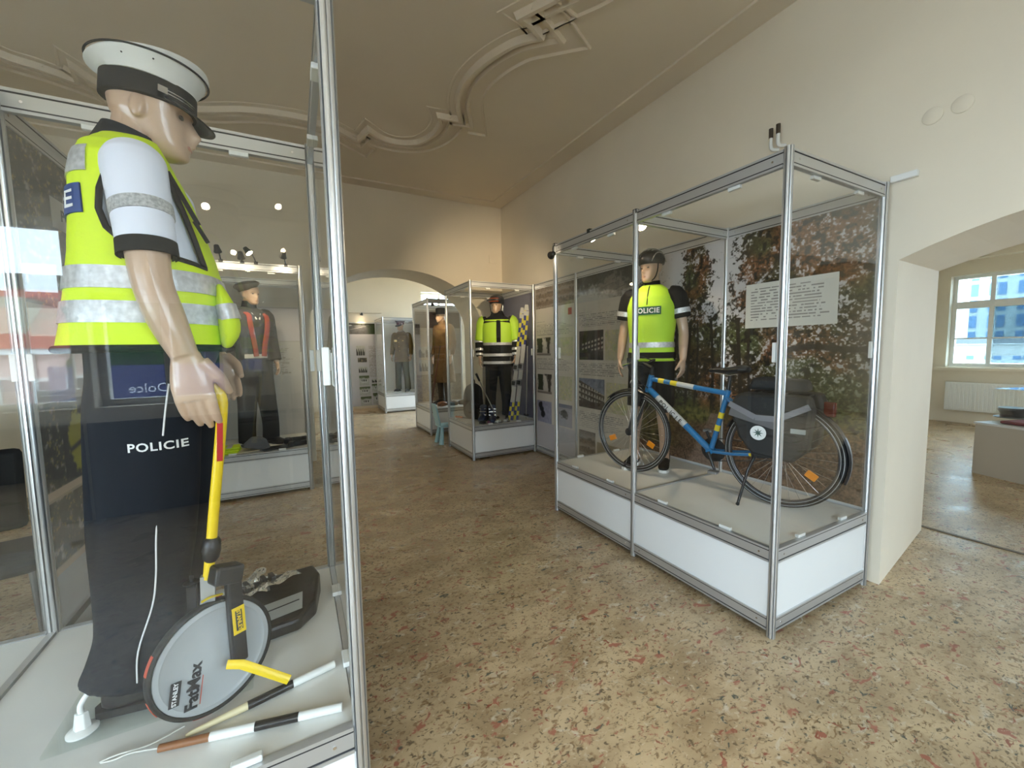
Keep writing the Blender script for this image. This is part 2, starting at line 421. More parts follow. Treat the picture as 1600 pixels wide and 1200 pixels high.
window(10, 'x', 8.1, 10.7, .9, 3.1, 5.22, [9.4], [(2.4, .1)], GLASS, 1)  # added window hidden from view, lights the far room
window(6, 'y', 3.27, 4.42, 2.28, 3.22, 11.85, [3.85], [], GLASS, -1)

# stucco relief on the ceiling: ridges swept along one broken curve
def offset_path(P, d):
    n = len(P); out = []
    for i in range(n):
        a = (P[i]-P[i-1]).normalized() if i else None; b = (P[i+1]-P[i]).normalized() if i < n-1 else None
        na = V((-a.y, a.x)) if a is not None else None; nb = V((-b.y, b.x)) if b is not None else None
        if na is None: m = nb; k = 1
        elif nb is None: m = na; k = 1
        else:
            m = (na+nb)
            m = m.normalized() if m.length > 1e-3 else nb
            k = 1/max(.45, m.dot(nb))
        out.append(P[i]+m*d*k)
    return out
def stucco(name, P, specs, parent):
    for d, w, h in specs:
        Q0 = [offset_path(P, d+o) for o in (-w/2, -w*.25, w*.25, w/2)]
        mb = MB(); n = len(P); hs = (.002, -h, -h, .002)
        R = [[(Q0[k][i].x, Q0[k][i].y, CZ+hs[k]) for k in range(4)] for i in range(n)]
        mb.rings(R)
        part(name, mb, CEIL, parent)
"""stucco curve on the ceiling plane, metres"""
def ceil_pt(x, y):   # ray of a measured direction onto the ceiling plane
    d = _w + _r2*((x-800)/FPX) - _u2*((y-600)/FPX); t = (CZ-EYE)/d.z
    return V((d.x*t, d.y*t))
STUC = [(-120, 20), (0, 80), (60, 100), (120, 122), (110, 98), (150, 125), (200, 146), (260, 160), (313, 168), (380, 168), (450, 176), (509, 190), (540, 205), (559, 216), (575, 199), (597, 213), (625, 220), (653, 219), (676, 207), (688, 190), (686, 178), (719, 184), (715, 165), (716, 147), (725, 125), (744, 103), (772, 81), (809, 61), (845, 52), (828, 32), (812, 20), (862, -6), (930, -40), (1000, -90)]
CORN = {(120, 122), (110, 98), (559, 216), (575, 199), (686, 178), (719, 184), (845, 52), (812, 20)}
SP = []; run = []
for p in STUC+[None]:
    if p is not None: run.append(p)
    if p is None or p in CORN:
        q = [V((*ceil_pt(*r_), 0)) for r_ in run]
        if len(q) > 2: q = smooth(q, [(1, 1)]*len(q), 5)[0]
        SP += [V((v_.x, v_.y)) for v_ in (q if not SP else q[1:])]; run = [p]
stucco('stucco_ridge', SP, [(0, .055, .05), (.10, .05, .035), (.24, .025, .022), (-.085, .03, .006)], ceiling)
for p, q in (((XW-.25, REAR_Y), (XW-.25, YB-.25)), ((XL, YB-.25), (XW-.25, YB-.25))):
    p, q = V(p), V(q)
    mb = MB(); mb.bar((p.x, p.y, CZ-.008), (q.x, q.y, CZ-.008), .03, .022); part('stucco_border', mb, CEIL, ceiling)
# ------------------------------------------------------------------ display cases of aluminium profile
def post_ring(cx, cy, z, r=.021):
    R = []
    for k in range(8):
        a = 2*PI*k/8
        for da, rr in ((-.30, r), (-.13, r), (-.12, r-.011), (.12, r-.011), (.13, r), (.30, r)):
            R.append((cx+rr*math.cos(a+da), cy+rr*math.sin(a+da), z))
    return R
def post(root, x, y, z1): return part('post', MB().rings([post_ring(x, y, 0), post_ring(x, y, z1)]), ALU, root)
CT = 2.46; ZB = .48
def rail(root, p, q, z0, z1, near=True):
    """profile rail between two posts: flat bar with two lips and two dark grooves"""
    p, q = V((*p, 0)), V((*q, 0)); t = (q-p).normalized(); p = p+t*.02; q = q-t*.02; h = z1-z0
    mb = MB(); up = V((0, 0, 1))
    mb.bar(p+up*(z0+h/2), q+up*(z0+h/2), .022, h*.62)
    mb.bar(p+up*(z1-h*.07), q+up*(z1-h*.07), .026, h*.14); mb.bar(p+up*(z0+h*.07), q+up*(z0+h*.07), .026, h*.14)
    o = part('rail', mb, ALUR, root)
    for zz in (z0+h*.165, z1-h*.165): part('rail_groove', MB().bar(p+up*zz, q+up*zz, .0225, h*.10), DARKLINE, o)
    if near and (p-V((0, 0, 0))).length < 4.2:
        n = V((-t.y, t.x, 0)); s = 1 if n.dot(-(p+q)/2) > 0 else -1
        for e in (p+t*.05, q-t*.05): part('screw', MB().cyl(e+up*(z0+h/2)+n*s*.0105, e+up*(z0+h/2)+n*s*.0125, .005, n=8), STEEL, o)
    return o
def pane(root, p, q, z0, z1):
    p, q = V((*p, 0)), V((*q, 0)); t = (q-p).normalized(); p = p+t*.018; q = q-t*.018
    return part('glass_pane', MB().bar(p+V((0, 0, (z0+z1)/2)), q+V((0, 0, (z0+z1)/2)), .005, z1-z0), GLASS, root)
def clip(root, p, d, z):
    """small plastic glass clip on a rail"""
    d = V((*d, 0)).normalized(); c = V((p[0], p[1], z))
    mb = MB(); mb.bar(c-d*.035, c+d*.035, .02, .018)
    return part('glass_clip', mb, WHITEPL, root, bevel=.003)
def case(name, label, xs, ys, front_panes, solid=None, back=None, clips=True, top=CT, group='glass display cases on white plinths'):
    """xs, ys: grid lines of the modules. front_panes: set of edges that carry glass; solid edges carry boards"""
    root = thing(name, label, 'display case', ((xs[0]+xs[-1])/2, (ys[0]+ys[-1])/2, 0), 0, group)
    per = set()
    for i in range(len(xs)-1): per |= {((xs[i], ys[0]), (xs[i+1], ys[0])), ((xs[i], ys[-1]), (xs[i+1], ys[-1]))}
    for j in range(len(ys)-1): per |= {((xs[0], ys[j]), (xs[0], ys[j+1])), ((xs[-1], ys[j]), (xs[-1], ys[j+1]))}
    pts = sorted({p for e in per for p in e})
    for p in pts: post(root, p[0], p[1], top+.008)
    inner = []
    for x in xs[1:-1]: inner.append(((x, ys[0]), (x, ys[-1])))
    for y in ys[1:-1]: inner.append(((xs[0], y), (xs[-1], y)))
    for e in sorted(per):
        for z0, z1 in ((.03, .105), (ZB-.078, ZB), (top-.08, top)): rail(root, *e, z0, z1)
        p, q = e; t = (V(q)-V(p)).normalized()
        a, b = V(p)+t*.02, V(q)-t*.02
        part('base_panel', MB().bar((a.x, a.y, (.105+ZB-.078)/2), (b.x, b.y, (.105+ZB-.078)/2), .01, ZB-.183), WPAN, root)
        if solid and e in solid: 
            part('back_board', MB().bar((a.x, a.y, (ZB+top-.08)/2), (b.x, b.y, (ZB+top-.08)/2), .008, top-.08-ZB), solid[e], root)
        else:
            pane(root, p, q, ZB, top-.08)
            if clips:
                nrm = V(((xs[0]+xs[-1])/2, (ys[0]+ys[-1])/2))-(V(p)+V(q))/2; nrm.normalize()
                for f in (.27, .73):
                    c = V(p).lerp(V(q), f)+nrm*.012
                    clip(root, c, t, ZB+.009); clip(root, c, t, top-.089)
                for e_ in (V(p)+t*.03, V(q)-t*.03):
                    mb = MB(); mb.box((e_.x+nrm.x*.012, e_.y+nrm.y*.012, 1.49), (.018, .018, .10)); part('glass_clip', mb, WHITEPL, root, bevel=.003)
    for e in inner:
        rail(root, *e, top-.08, top)
        p, q = e; part('platform_joint', MB().bar((p[0], p[1], ZB-.002), (q[0], q[1], ZB-.002), .022, .014), ALUR, root)
    for i in range(len(xs)-1):
        for j in range(len(ys)-1):
            part('platform_board', MB().box(((xs[i]+xs[i+1])/2, (ys[j]+ys[j+1])/2, ZB-.012), (xs[i+1]-xs[i]-.03, ys[j+1]-ys[j]-.03, .018)), PLAT, root)
    return root
# A: bicycle case (two modules), backed by the forest picture
AX = (2.13, 3.12); AY = (1.167, 2.157, 3.147)
GREYB = mat('grey_board', (.62, .62, .62), .5)
caseA = case('display_case', 'double-length glass display case holding the police bicycle, against the right wall', AX, AY, None,
             solid={((3.12, 1.167), (3.12, 2.157)): GREYB, ((3.12, 2.157), (3.12, 3.147)): GREYB})
BX = (2.13, 3.12); BY = (5.19, 6.18)
caseB = case('display_case', 'glass display case holding the skier mannequin and skis, left of the poster panels', BX, BY, None,
             solid={((3.12, 5.19), (3.12, 6.18)): GREYB})
CX = (-1.86, -.87, .11); CY = (1.165, 2.145)
caseC = case('display_case', 'nearest glass display case, holding the traffic policeman in a white cap', CX, CY, None)
DX = (-.89, .095); DY = (5.04, 6.03)
LBOARD = mat('pale_board', (.60, .60, .62), .5, noise=(3, .12))
caseD = case('display_case', 'glass display case behind the traffic policeman, holding the dark-jacketed mannequin with beret', DX, DY, None,
             solid={((-.89, 6.03), (.095, 6.03)): LBOARD})
EX = (2.13, 3.12); EY = (7.19, 8.18)
caseE = case('display_case', 'glass display case holding the brown greatcoat mannequin, under the arch', EX, EY, None,
             solid={((2.13, 8.18), (3.12, 8.18)): GREYB}, clips=False)
FX = (1.95, 2.94); FY = (10.45, 11.44)
caseF = case('display_case', 'farthest glass display case, holding the officer in olive tunic and peaked cap', FX, FY, None,
             solid={((1.95, 11.44), (2.94, 11.44)): WPAN, ((2.94, 10.45), (2.94, 11.44)): WPAN}, clips=False, top=2.38)

# ------------------------------------------------------------------ printed pictures
def words(U, W, x0, x1, z0, z1, n, seed, ink, base, rgb):
    """rows of unreadably small print between z1 (top) and z0"""
    pitch = (z1-z0)/n; row = np.floor((z1-W)/pitch); ph = ((z1-W) % pitch)/pitch
    wd = vnoise(U*75+row*17.3, row*7.1, seed); last = x0+(x1-x0)*(.75+.25*vnoise(row*3.3, row*1.7, seed))
    m = (U > x0) & (U < last) & (W > z0) & (W < z1) & (ph > .3) & (ph < .72) & (wd > .36)
    return np.where(m[..., None], np.asarray(ink), rgb)
def rect(U, W, x0, x1, z0, z1, col, rgb):
    m = (U > x0) & (U < x1) & (W > z0) & (W < z1)
    return np.where(m[..., None], col, rgb)
def forest(seed, left):
    def f(u, w):
        y = (3.135-u) if left else (2.145-u); z = w+.50
        n1 = fbm(y*9, z*9, 4, seed); n2 = fbm(y*34, z*34, 3, seed+9); n3 = fbm(y*85+3, z*85, 2, seed+20); big = fbm(y*2.5, z*2.5, 3, seed+40)
        sky = mixc((.56, .54, .57), (.66, .63, .62), big)
        # leaf density: a birch left of the post, the big beech on the right, undergrowth everywhere below
        D = np.maximum.reduce([np.clip((1-np.abs(y-2.47-.05*np.sin(z*5))/(.15+.16*(2.42-z)))*1.8, 0, 1), np.clip((2.13-y+.10*(n1-.5)*4)/.16, 0, 1), np.clip((1.92-z+.5*(n1-.5))/.22, 0, 1), np.clip((y-2.85)/.15, 0, 1)*np.clip((2.25-z)/.1, 0, 1)])
        lf = n1*.30+n2*.40+n3*.30; gap = np.clip((lf-(.27+.305*D))*11, 0, 1)*np.clip((z-1.05)/.15, 0, 1)
        ol = mixc((.055, .034, .013), (.052, .060, .018), (big-.35)*4); red = mixc((.12, .045, .018), (.17, .075, .02), n1)
        leaf = mixc(ol, red, (fbm(y*4+7, z*4, 3, seed+3)-.52)*6); leaf = leaf*(.25+3.0*np.clip(n3*.6+n2*.4-.18, 0, 1))[..., None]
        leaf = mixc(leaf, (.012, .009, .006), (.47-n2)*7)
        rgb = mixc(leaf, sky*.92, gap)
        if not left:   # flecked light, green bank and the dark bough at the right
            rgb = mixc(rgb, (.50, .48, .48), (n2*.45+n3*.55-.56)*13*np.exp(-((y-1.42)/.30)**2)*((z > 1.1) & (z < 1.8)))
            green = mixc((.014, .018, .006), (.115, .135, .045), (n3*.6+n2*.4-.36)*3.4)
            rgb = mixc(rgb, green, np.exp(-((z-1.14)/.20)**2)*np.clip((1.80-y)*3, 0, 1)*.85)
            b = np.abs(z-(1.49+.12*(1.5-y)+.03*np.sin(y*9))); rgb = mixc(rgb, (.015, .010, .008), (1-b/.030)*2*(y < 1.75))
            rgb = mixc(rgb, (.02, .016, .012), np.clip((.035-np.abs(y-1.72-.25*(z-1.6)))*60, 0, .85)*(z < 2.0)*(z > 1.5))
        # trunks
        for k, ty in enumerate((3.02, 2.88, 2.72, 2.63, 2.50, 2.42, 2.27, 2.02, 1.93)):
            tw = .012+.010*((k*37) % 5)/5; d = np.abs(y-ty-.02*np.sin(z*4+k)); rgb = mixc(rgb, (.018, .012, .008), np.clip((tw-d)/tw*3, 0, 1)*((z > .85) & (z < 1.75)))
        # ground: fallen leaves, lit grass verge and the path
        gz_ = .93+.05*(fbm(y*5, y*0, 2, 5)-.5)
        gcol = mixc((.055, .03, .017), (.22, .13, .08), (n3*.7+n2*.3-.32)*2.4)
        t = np.clip((gz_-z)*14, 0, 1); rgb = mixc(rgb, gcol, t)
        grass = mixc((.05, .055, .015), (.24, .22, .06), (n2-.3)*2.5)
        rgb = mixc(rgb, grass, np.exp(-((y-2.44)/.20)**2-((z-.93)/.06)**2)*1.3)
        rgb = mixc(rgb, grass*.55, np.clip((y-2.5)*4, 0, 1)*((z < .9) & (z > .6))*.8)
        # path widening toward the viewer
        pc = 2.20+.10*(.95-z); pw = .05+.42*(.95-z)
        d = np.abs(y-pc-.02)/np.maximum(pw, .02)
        rgb = mixc(rgb, mixc((.17, .105, .075), (.34, .24, .18), n3), np.clip((1-d)*3, 0, .85)*(z < .96))
        return rgb
    return f
print_part('forest_print', (3.108, 3.135, .50), (0, -1, 0), (0, 0, 1), .975, 1.88, 330, 620, forest(3, True), caseA, 'autumn woodland photograph with path')
print_part('forest_print', (3.108, 2.145, .50), (0, -1, 0), (0, 0, 1), .975, 1.88, 330, 620, forest(3, False), caseA, 'autumn woodland photograph with bough')

def photo(kind, seed):
    def f(U, W, w, h):
        u, v = U/w, W/h; n = fbm(U*30, W*30, 4, seed); n2 = fbm(U*90, W*90, 3, seed+4)
        if kind == 'building':
            rgb = mixc((.03, .022, .02), (.12, .09, .07), n)
            e = .82-.40*u
            bl = (v < .93-.45*u) & (v > .22)
            rgb = np.where(((v > .93-.45*u))[..., None], mixc((.10, .11, .16), (.30, .33, .42), n), rgb)
            wn = (np.sin(u*40+u*u*18) > .0) & (np.sin(v*34+u*9) > .1) & bl
            rgb = np.where(wn[..., None], (.45, .41, .36), rgb)
            rgb = np.where((bl & (np.abs(np.sin(v*17+u*4.5)) < .12))[..., None], (.55, .50, .44), rgb)
            return rgb
        if kind == 'night':
            rgb = mixc((.012, .010, .010), (.05, .04, .035), n)
            bl = (v < .55+.30*u) & (v > .32+.02*u) & (u > .12)
            wn = (np.sin(u*48) > -.2) & (np.sin((v-.25*u)*42) > .1) & bl
            return np.where(wn[..., None], (.42, .38, .33), rgb)
        if kind == 'map':
            rgb = mixc((.40, .38, .26), (.60, .55, .43), n)
            rgb = mixc(rgb, (.42, .44, .26), (fbm(U*14, W*14, 3, seed+2)-.52)*6)
            rgb = mixc(rgb, (.65, .60, .25), (n2-.62)*8)
            return rgb
        if kind == 'trees':
            rgb = mixc((.42, .38, .34), (.66, .60, .55), v+n*.3)
            rgb = mixc(rgb, (.02, .028, .012), (.25-np.abs(u-.24)+(n-.5)*.2)*12*(v > .15)*(v < .98))
            rgb = mixc(rgb, (.03, .022, .015), (.10-np.abs(u-.84)*(1.2-v)+(n-.5)*.12)*18*(v > .1))
            return mixc(rgb, (.20, .17, .15), (.14-v)*20)
        if kind == 'river':
            rgb = mixc((.10, .085, .07), (.24, .21, .18), n)
            rgb = mixc(rgb, (.025, .028, .016), (v-.42+.25*np.sin(u*7)+(n-.5)*.9)*5)
            rgb = mixc(rgb, (.50, .48, .45), (.40+.22*np.sin(u*5.2+.5)-v+(n-.5)*.5)*3)
            return rgb
        if kind == 'village':
            rgb = mixc((.05, .04, .03), (.28, .22, .17), n*1.1)
            return mixc(rgb, (.30, .26, .22), (np.abs(np.sin(v*9+n*2))-.75)*4)
        if kind == 'snow':
            rgb = mixc((.20, .20, .30), (.36, .36, .48), n)
            d = np.minimum(np.hypot((u-.33)*1.1, v-.62), np.hypot(u-.42, v-.38)); d = np.minimum(d, np.hypot(u-.25, v-.8))
            return mixc(rgb, (.01, .01, .015), (.17-d+(n-.5)*.12)*25)
        if kind == 'wreck':
            rgb = mixc((.30, .29, .36), (.42, .40, .44), n); rgb = np.where((v > .85)[..., None], (.16, .17, .24), rgb)
            d = np.hypot((u-.45)*.9, (v-.55)*1.4); return mixc(rgb, (.05, .045, .04), (.28-d+(n-.5)*.35)*14)
        if kind == 'cars':
            rgb = mixc((.30, .32, .34), (.5, .52, .52), n); rgb = mixc(rgb, (.06, .09, .03), (v-.68+(n-.5)*.3)*8)
            d = np.hypot((u-.5)*.75, (v-.42)*1.7); rgb = mixc(rgb, (.55, .58, .60), (.30-d)*12)
            return mixc(rgb, (.04, .045, .05), (.12-np.abs(v-.50))*20*(np.abs(u-.5) < .25)*(np.sin(u*30) > -.4))
        if kind == 'people':
            rgb = mixc((.32, .34, .33), (.55, .56, .55), n)
            return mixc(rgb, (.03, .03, .035), (.62+.18*np.sin(u*26)-v)*7*(np.abs(np.sin(u*13)) > .25))
        if kind == 'road':
            rgb = mixc((.07, .07, .075), (.15, .15, .16), n); rgb = mixc(rgb, (.03, .055, .012), (u-.60+(n-.5)*.15)*9)
            rgb = mixc(rgb, (.5, .5, .48), (.018-np.abs(v-.2-u*.9))*60*(u < .6)); rgb = mixc(rgb, (.02, .025, .01), (v-.80+(n-.5)*.3)*9)
            return mixc(rgb, (.6, .6, .6), (.10-np.hypot((u-.22)*1.2, (v-.80)))*20)
        if kind == 'vest':
            rgb = mixc((.012, .012, .012), (.07, .065, .06), n); d = np.hypot((u-.5)*1.25, (v-.45)*.95); rgb = mixc(rgb, (.42, .40, .05), (.40-d+(n-.5)*.3)*14)
            return mixc(rgb, (.04, .04, .03), (.05-np.abs(v-.42-.15*(u-.5)))*30*(d < .38))
        if kind == 'crowd':
            rgb = mixc((.012, .012, .012), (.10, .095, .085), n)
            rgb = mixc(rgb, (.34, .27, .10), (n2-.60)*7*(n > .5)); rgb = mixc(rgb, (.40, .36, .34), (n-.66)*9)
            return rgb
        if kind == 'ruin':
            rgb = mixc((.10, .065, .035), (.42, .30, .17), n*1.1); return mixc(rgb, (.03, .02, .012), (n2-.55)*6)
        return mixc((.2, .2, .2), (.5, .5, .5), n)
    return f
def poster(base, items, texts, w, h, seed):
    def f(U, W):
        rgb = mixc(np.asarray(base)*.96, np.asarray(base)*1.03, fbm(U*3, W*3, 3, seed))
        for x0, x1, z0, z1, n in texts: rgb = words(U, W, x0, x1, z0, z1, n, seed, (.26, .24, .225), base, rgb)
        for x0, x1, z0, z1, kind in items:
            col = photo(kind, seed+int(x0*50+z0*90))(U-x0, W-z0, x1-x0, z1-z0) if isinstance(kind, str) else full(U, kind)
            rgb = rect(U, W, x0, x1, z0, z1, col, rgb)
        return rgb
    return f
def panel(label, x, y0, y1, face, func, nu, nv, z0=.12, z1=2.40, group='poster panels in aluminium frames', posts=(True, True), pieces=None):
    """free-standing framed panel in the plane x = const"""
    root = thing('poster_panel', label, 'poster panel', (x, (y0+y1)/2, 0), 0, group)
    if posts[0]: post(root, x, y0, CT)
    if posts[1]: post(root, x, y1, CT)
    rail(root, (x, y0), (x, y1), .03, .105); rail(root, (x, y0), (x, y1), CT-.08, CT)
    part('board', MB().box((x, (y0+y1)/2, (z0+z1)/2), (.008, y1-y0-.04, z1-z0+.02)), GREYB, root)
    a, b = (y1-.025, -1) if face < 0 else (y0+.025, 1)
    print_part('print', (x+face*.006, a, z0), (0, b, 0), (0, 0, 1), y1-y0-.05, z1-z0, nu, nv, func, root)
    return root
PB = (.60, .55, .485)
# panel beside the skier case (far) and panel beside the bicycle case
u0 = 5.165
panel('poster panel with snow and tree photographs beside the skier case', 3.12, 4.157, 5.147 , -1,
      poster(PB, [(.01, .93, 1.98, 2.27, 'village'), (.02, .39, 1.32, 1.57, 'trees'), (.56, .90, 1.32, 1.56, 'map'), (.03, .41, .78, 1.06, 'trees'), (.55, .88, .73, 1.05, 'map'),
                  (.02, .40, .36, .67, 'snow'), (.55, .88, .62, .68, (.20, .21, .29)), (.55, .88, .38, .67, 'wreck'), (.80, .88, 1.84, 1.93, (.45, .10, .07)), (0, .94, 0, .36, (.46, .44, .47))],
             [(.03, .3, 1.78, 1.80, 1), (.03, .9, 1.60, 1.76, 9), (.03, .9, 1.12, 1.28, 9)], .94, 2.28, 5), 190, 420, posts=(True, False))
panel('poster panel with river and old building photographs beside the bicycle case', 3.12, 3.167, 4.157, -1,
      poster(PB, [(.0, .94, 1.96, 2.28, 'river'), (.04, .49, 1.27, 1.62, 'night'), (.52, .86, 1.27, 1.61, 'map'), (.03, .51, .69, 1.05, 'building'), (.54, .88, .68, 1.02, 'map'),
                  (.03, .35, .08, .40, 'village'), (.38, .88, .12, .30, (.30, .26, .18))],
             [(.04, .3, 1.83, 1.85, 1), (.04, .9, 1.66, 1.82, 8), (.04, .9, 1.08, 1.24, 8), (.04, .9, .44, .64, 9)], .94, 2.28, 11), 190, 420, posts=(False, False))
# left panel wall seen through the nearest case
panel('tall panel of police car photographs standing behind the nearest case', -.90, 2.20, 3.20, 1,
      poster((.44, .37, .30), [(.0, .95, 1.62, 2.28, 'crowd'), (.05, .9, 1.50, 1.62, (.40, .38, .36)), (.0, .95, .85, 1.22, 'crowd'), (.0, .95, .83, .86, (.62, .50, .42)), (.0, .95, .55, .82, 'crowd'),
                  (.0, .95, .52, .545, (.60, .50, .42)), (0, .95, .30, .52, (.52, .55, .60)), (0, .95, .27, .30, (.05, .04, .04)), (0, .95, 0, .27, (.40, .43, .45)), (.20, .46, .86, 1.22, 'vest')], [], .95, 2.28, 21), 180, 420)
lp = bpy.data.objects['poster_panel.002']
part('lettering', text_mesh('POLICIE', .07, frame((-.8925, 2.735, 2.155), (0, 1, 0), (0, 0, 1)), .0005, bold=.001), mat('dark_lettering', (.05, .05, .06), .5), lp)
part('white_car_print', MB().box((-.8935, 2.70, 2.155), (.001, .34, .13)), mat('photo_white', (.42, .41, .40), .5), lp)
# B back, D back, E back prints
print_part('print', (3.112, 6.16, .50), (0, -1, 0), (0, 0, 1), .95, 1.86, 120, 220,
           lambda U, W: mixc(mixc((.085, .09, .16), (.17, .17, .26), fbm(U*2.5, W*2.5, 4, 8)), (.42, .40, .40), (.11-np.abs(U-.12-.12*np.sin(W*3))-np.clip(W-1.5, 0, 1)+.12*(fbm(U*12, W*12, 3, 2)-.5))*9), caseB, 'dim blue-grey winter picture')
print_part('print', (-.87, 6.022, .50), (1, 0, 0), (0, 0, 1), .945, 1.86, 140, 260,
           poster((.55, .55, .57), [(.0, .945, 1.18, 1.60, (.60, .58, .66)), (.0, .945, 1.175, 1.185, (.45, .44, .46)), (.0, .945, 1.60, 1.61, (.42, .40, .42)), (.0, .945, 1.62, 1.86, (.56, .53, .48))], [(.35, .85, .75, 1.1, 18)], .95, 1.86, 31), caseD, 'pale text poster')
print_part('print', (2.155, 8.172, .50), (1, 0, 0), (0, 0, 1), .95, 1.86, 140, 260,
           poster((.44, .39, .34), [(.0, .95, 1.50, 1.82, (.09, .05, .035)), (.05, .30, .62, .85, 'people'), (.33, .60, .62, .85, 'people'), (.05, .6, .90, 1.12, 'people'), (0, .95, 0, .55, 'ruin')], [(.05, .9, 1.18, 1.44, 12)], .95, 1.86, 41), caseE, 'brown historic poster with ruin photograph')
# poster on the far wall
far = thing('wall_poster', 'tall grey poster with car photographs hanging on the far wall', 'poster', (1.62, 11.62, .1))
part('board', MB().box((1.62, 11.635, 1.2), (1.16, .012, 2.26)), GREYB, far)
print_part('print', (1.06, 11.625, .08), (1, 0, 0), (0, 0, 1), 1.12, 2.22, 200, 380,
           poster((.50, .50, .56), [(.0, 1.12, 1.93, 2.22, 'road'), (.40, .62, 1.36, 1.62, 'people'), (.43, .66, 1.18, 1.30, 'crowd'), (.44, .66, .90, 1.06, 'people'), (.44, .70, .55, .82, 'cars'), (.44, .72, .28, .52, 'cars'), (.46, .74, -.02, .25, 'cars'),
                   (.76, 1.10, .62, .72, 'people'), (.76, 1.10, .36, .58, 'cars'), (.78, 1.10, .02, .33, 'cars'), (.98, 1.06, 1.74, 1.82, (.50, .12, .06))], [(.72, 1.1, .76, 1.62, 30)], 1.12, 2.22, 51), far)
# small white information sheet in the bicycle case
sh = thing('information_sheet', 'white sheet of small printed text fixed over the woodland picture', 'sheet', (3.10, 1.67, 1.66))
part('paper', MB().box((3.1015, 1.67, 1.825), (.002, .61, .33)), mat('paper', (.70, .68, .62), .6), sh)
print_part('print', (3.0998, 1.975, 1.66), (0, -1, 0), (0, 0, 1), .61, .33, 420, 220,
           poster((.66, .64, .585), [], [(.04, .57, .05, .30, 12)], .61, .33, 61), sh)
card = single('paper_card', MB().box((.100, 1.30, 1.475), (.002, .19, .10)), mat('card_paper', (.85, .85, .84), .6), 'small white card stuck inside the right pane of the nearest case', 'card')
# unseen dark boards added along the rear wall, keeping reflections in the glass dark
for i, (x0, x1, lb) in enumerate(((-3.5, -1.72, 'left'), (-1.72, -.10, 'middle'), (-.10, 1.6, 'right'))):
    t = thing('added_dark_board', 'low dark board added under the rear windows to dim glass reflections, ' + lb + ' one', 'board', ((x0+x1)/2, REAR_Y+.06, 0), 0, 'added dark boards by the rear wall')
    part('board', MB().box(((x0+x1)/2, REAR_Y+.06, .47), (x1-x0-.03, .02, .90)), mat('charcoal_paint', (.022, .023, .026), .7), t)
    for x in (x0+.05, x1-.05): part('foot', MB().box((x, REAR_Y+.08, .011), (.05, .14, .022)), ALUR, t)
# ------------------------------------------------------------------ mannequins
def head_mesh(mb, c, M, s=1.0, n=40, m=44):
    """head about 0.235 m tall, centre c, local frame x = face, y = left, z = up"""
    prof = [(-.118, .030, .070, .022), (-.112, .012, .087, .034), (-.10, -.002, .096, .044), (-.085, -.014, .097, .052), (-.07, -.030, .095, .058), (-.05, -.060, .095, .064), (-.02, -.090, .095, .071),
            (.01, -.098, .095, .075), (.035, -.100, .098, .077), (.06, -.098, .095, .076), (.085, -.088, .082, .068), (.105, -.066, .058, .050), (.118, -.034, .028, .026), (.121, -.008, .008, .008)]
    zs = np.array([p[0] for p in prof]); R = []
    for i in range(m+1):
        z = -.118+.239*i/m; back, front, wid = [np.interp(z, zs, [p[k] for p in prof]) for k in (1, 2, 3)]
        ring = []
        for j in range(n):
            a = 2*PI*j/n; ca, sa = math.cos(a), math.sin(a); p = 2.2
            q = (abs(ca)**p+abs(sa)**p)**(-1/p); x = (front+back)/2+ca*q*(front-back)/2; y = sa*q*wid
            if ca > 0:
                g = lambda y0, z0, sy, sz: math.exp(-((abs(y)-y0)/sy)**2-((z-z0)/sz)**2)
                x += .034*math.exp(-(y/.012)**2)*max(0, 1-abs((z+.030)/.045))**.7*(.35+.65*max(0, min(1, (.02-z)/.05)))   # nose
                x -= .014*g(.030, .004, .016, .014); x += .006*g(.030, .028, .025, .010)       # sockets, brows
                x += .006*g(0, -.066, .022, .006)+.006*g(0, -.078, .020, .006)-.005*g(0, -.072, .022, .003)  # lips
                x += .006*g(0, -.105, .02, .012)
            ring.append(M @ V((x*s, y*s, z*s))+V(c))
        R.append(ring)
    mb.rings(R)
    for sg in (-1, 1):   # ears
        mb.sphere(M @ V((-.008*s, sg*.074*s, -.012*s))+V(c), (.018*s, .010*s, .032*s), 12, 8, M)
def hand(mb, wrist, d, nrm, side, curl=.5, s=1.0, thumb=.6):
    """d wrist->knuckles, nrm where the palm faces, side +-1: thumb on +s or -s (s = d x nrm)"""
    d = V(d).normalized(); nrm = V(nrm); nrm = (nrm-d*nrm.dot(d)).normalized(); lat = d.cross(nrm); w = V(wrist)
    mb.tube([w-d*.01, w+d*.03*s, w+d*.065*s, w+d*.098*s], [(.020*s, .027*s), (.018*s, .036*s), (.017*s, .041*s), (.012*s, .038*s)], 14, ref=nrm, k=2)
    for i, (o, L) in enumerate(((.030, .078), (.010, .088), (-.010, .082), (-.029, .064))):
        p = w+d*.088*s+lat*side*o*s; a = curl*.55; pts = [p]; dd = d
        for k, f in enumerate((.44, .32, .24)):
            ang = curl*(.55+.45*k)+.05*i; cd = d*math.cos(ang)+nrm*math.sin(ang)
            pts.append(pts[-1]+cd*L*f*s)
        mb.tube(pts, [.0105*s, .0098*s, .0088*s, .0066*s], 10, ref=lat, k=2)
    p = w+d*.022*s+lat*side*.026*s
    t1 = (d*.75+lat*side*.62+nrm*.25).normalized(); t2 = (d*.95+lat*side*.15+nrm*thumb).normalized()
    mb.tube([p-d*.01, p+t1*.038*s, p+t1*.038*s+t2*.032*s, p+t1*.038*s+t2*.058*s], [.016*s, .0135*s, .0115*s, .0085*s], 10, ref=nrm, k=2)
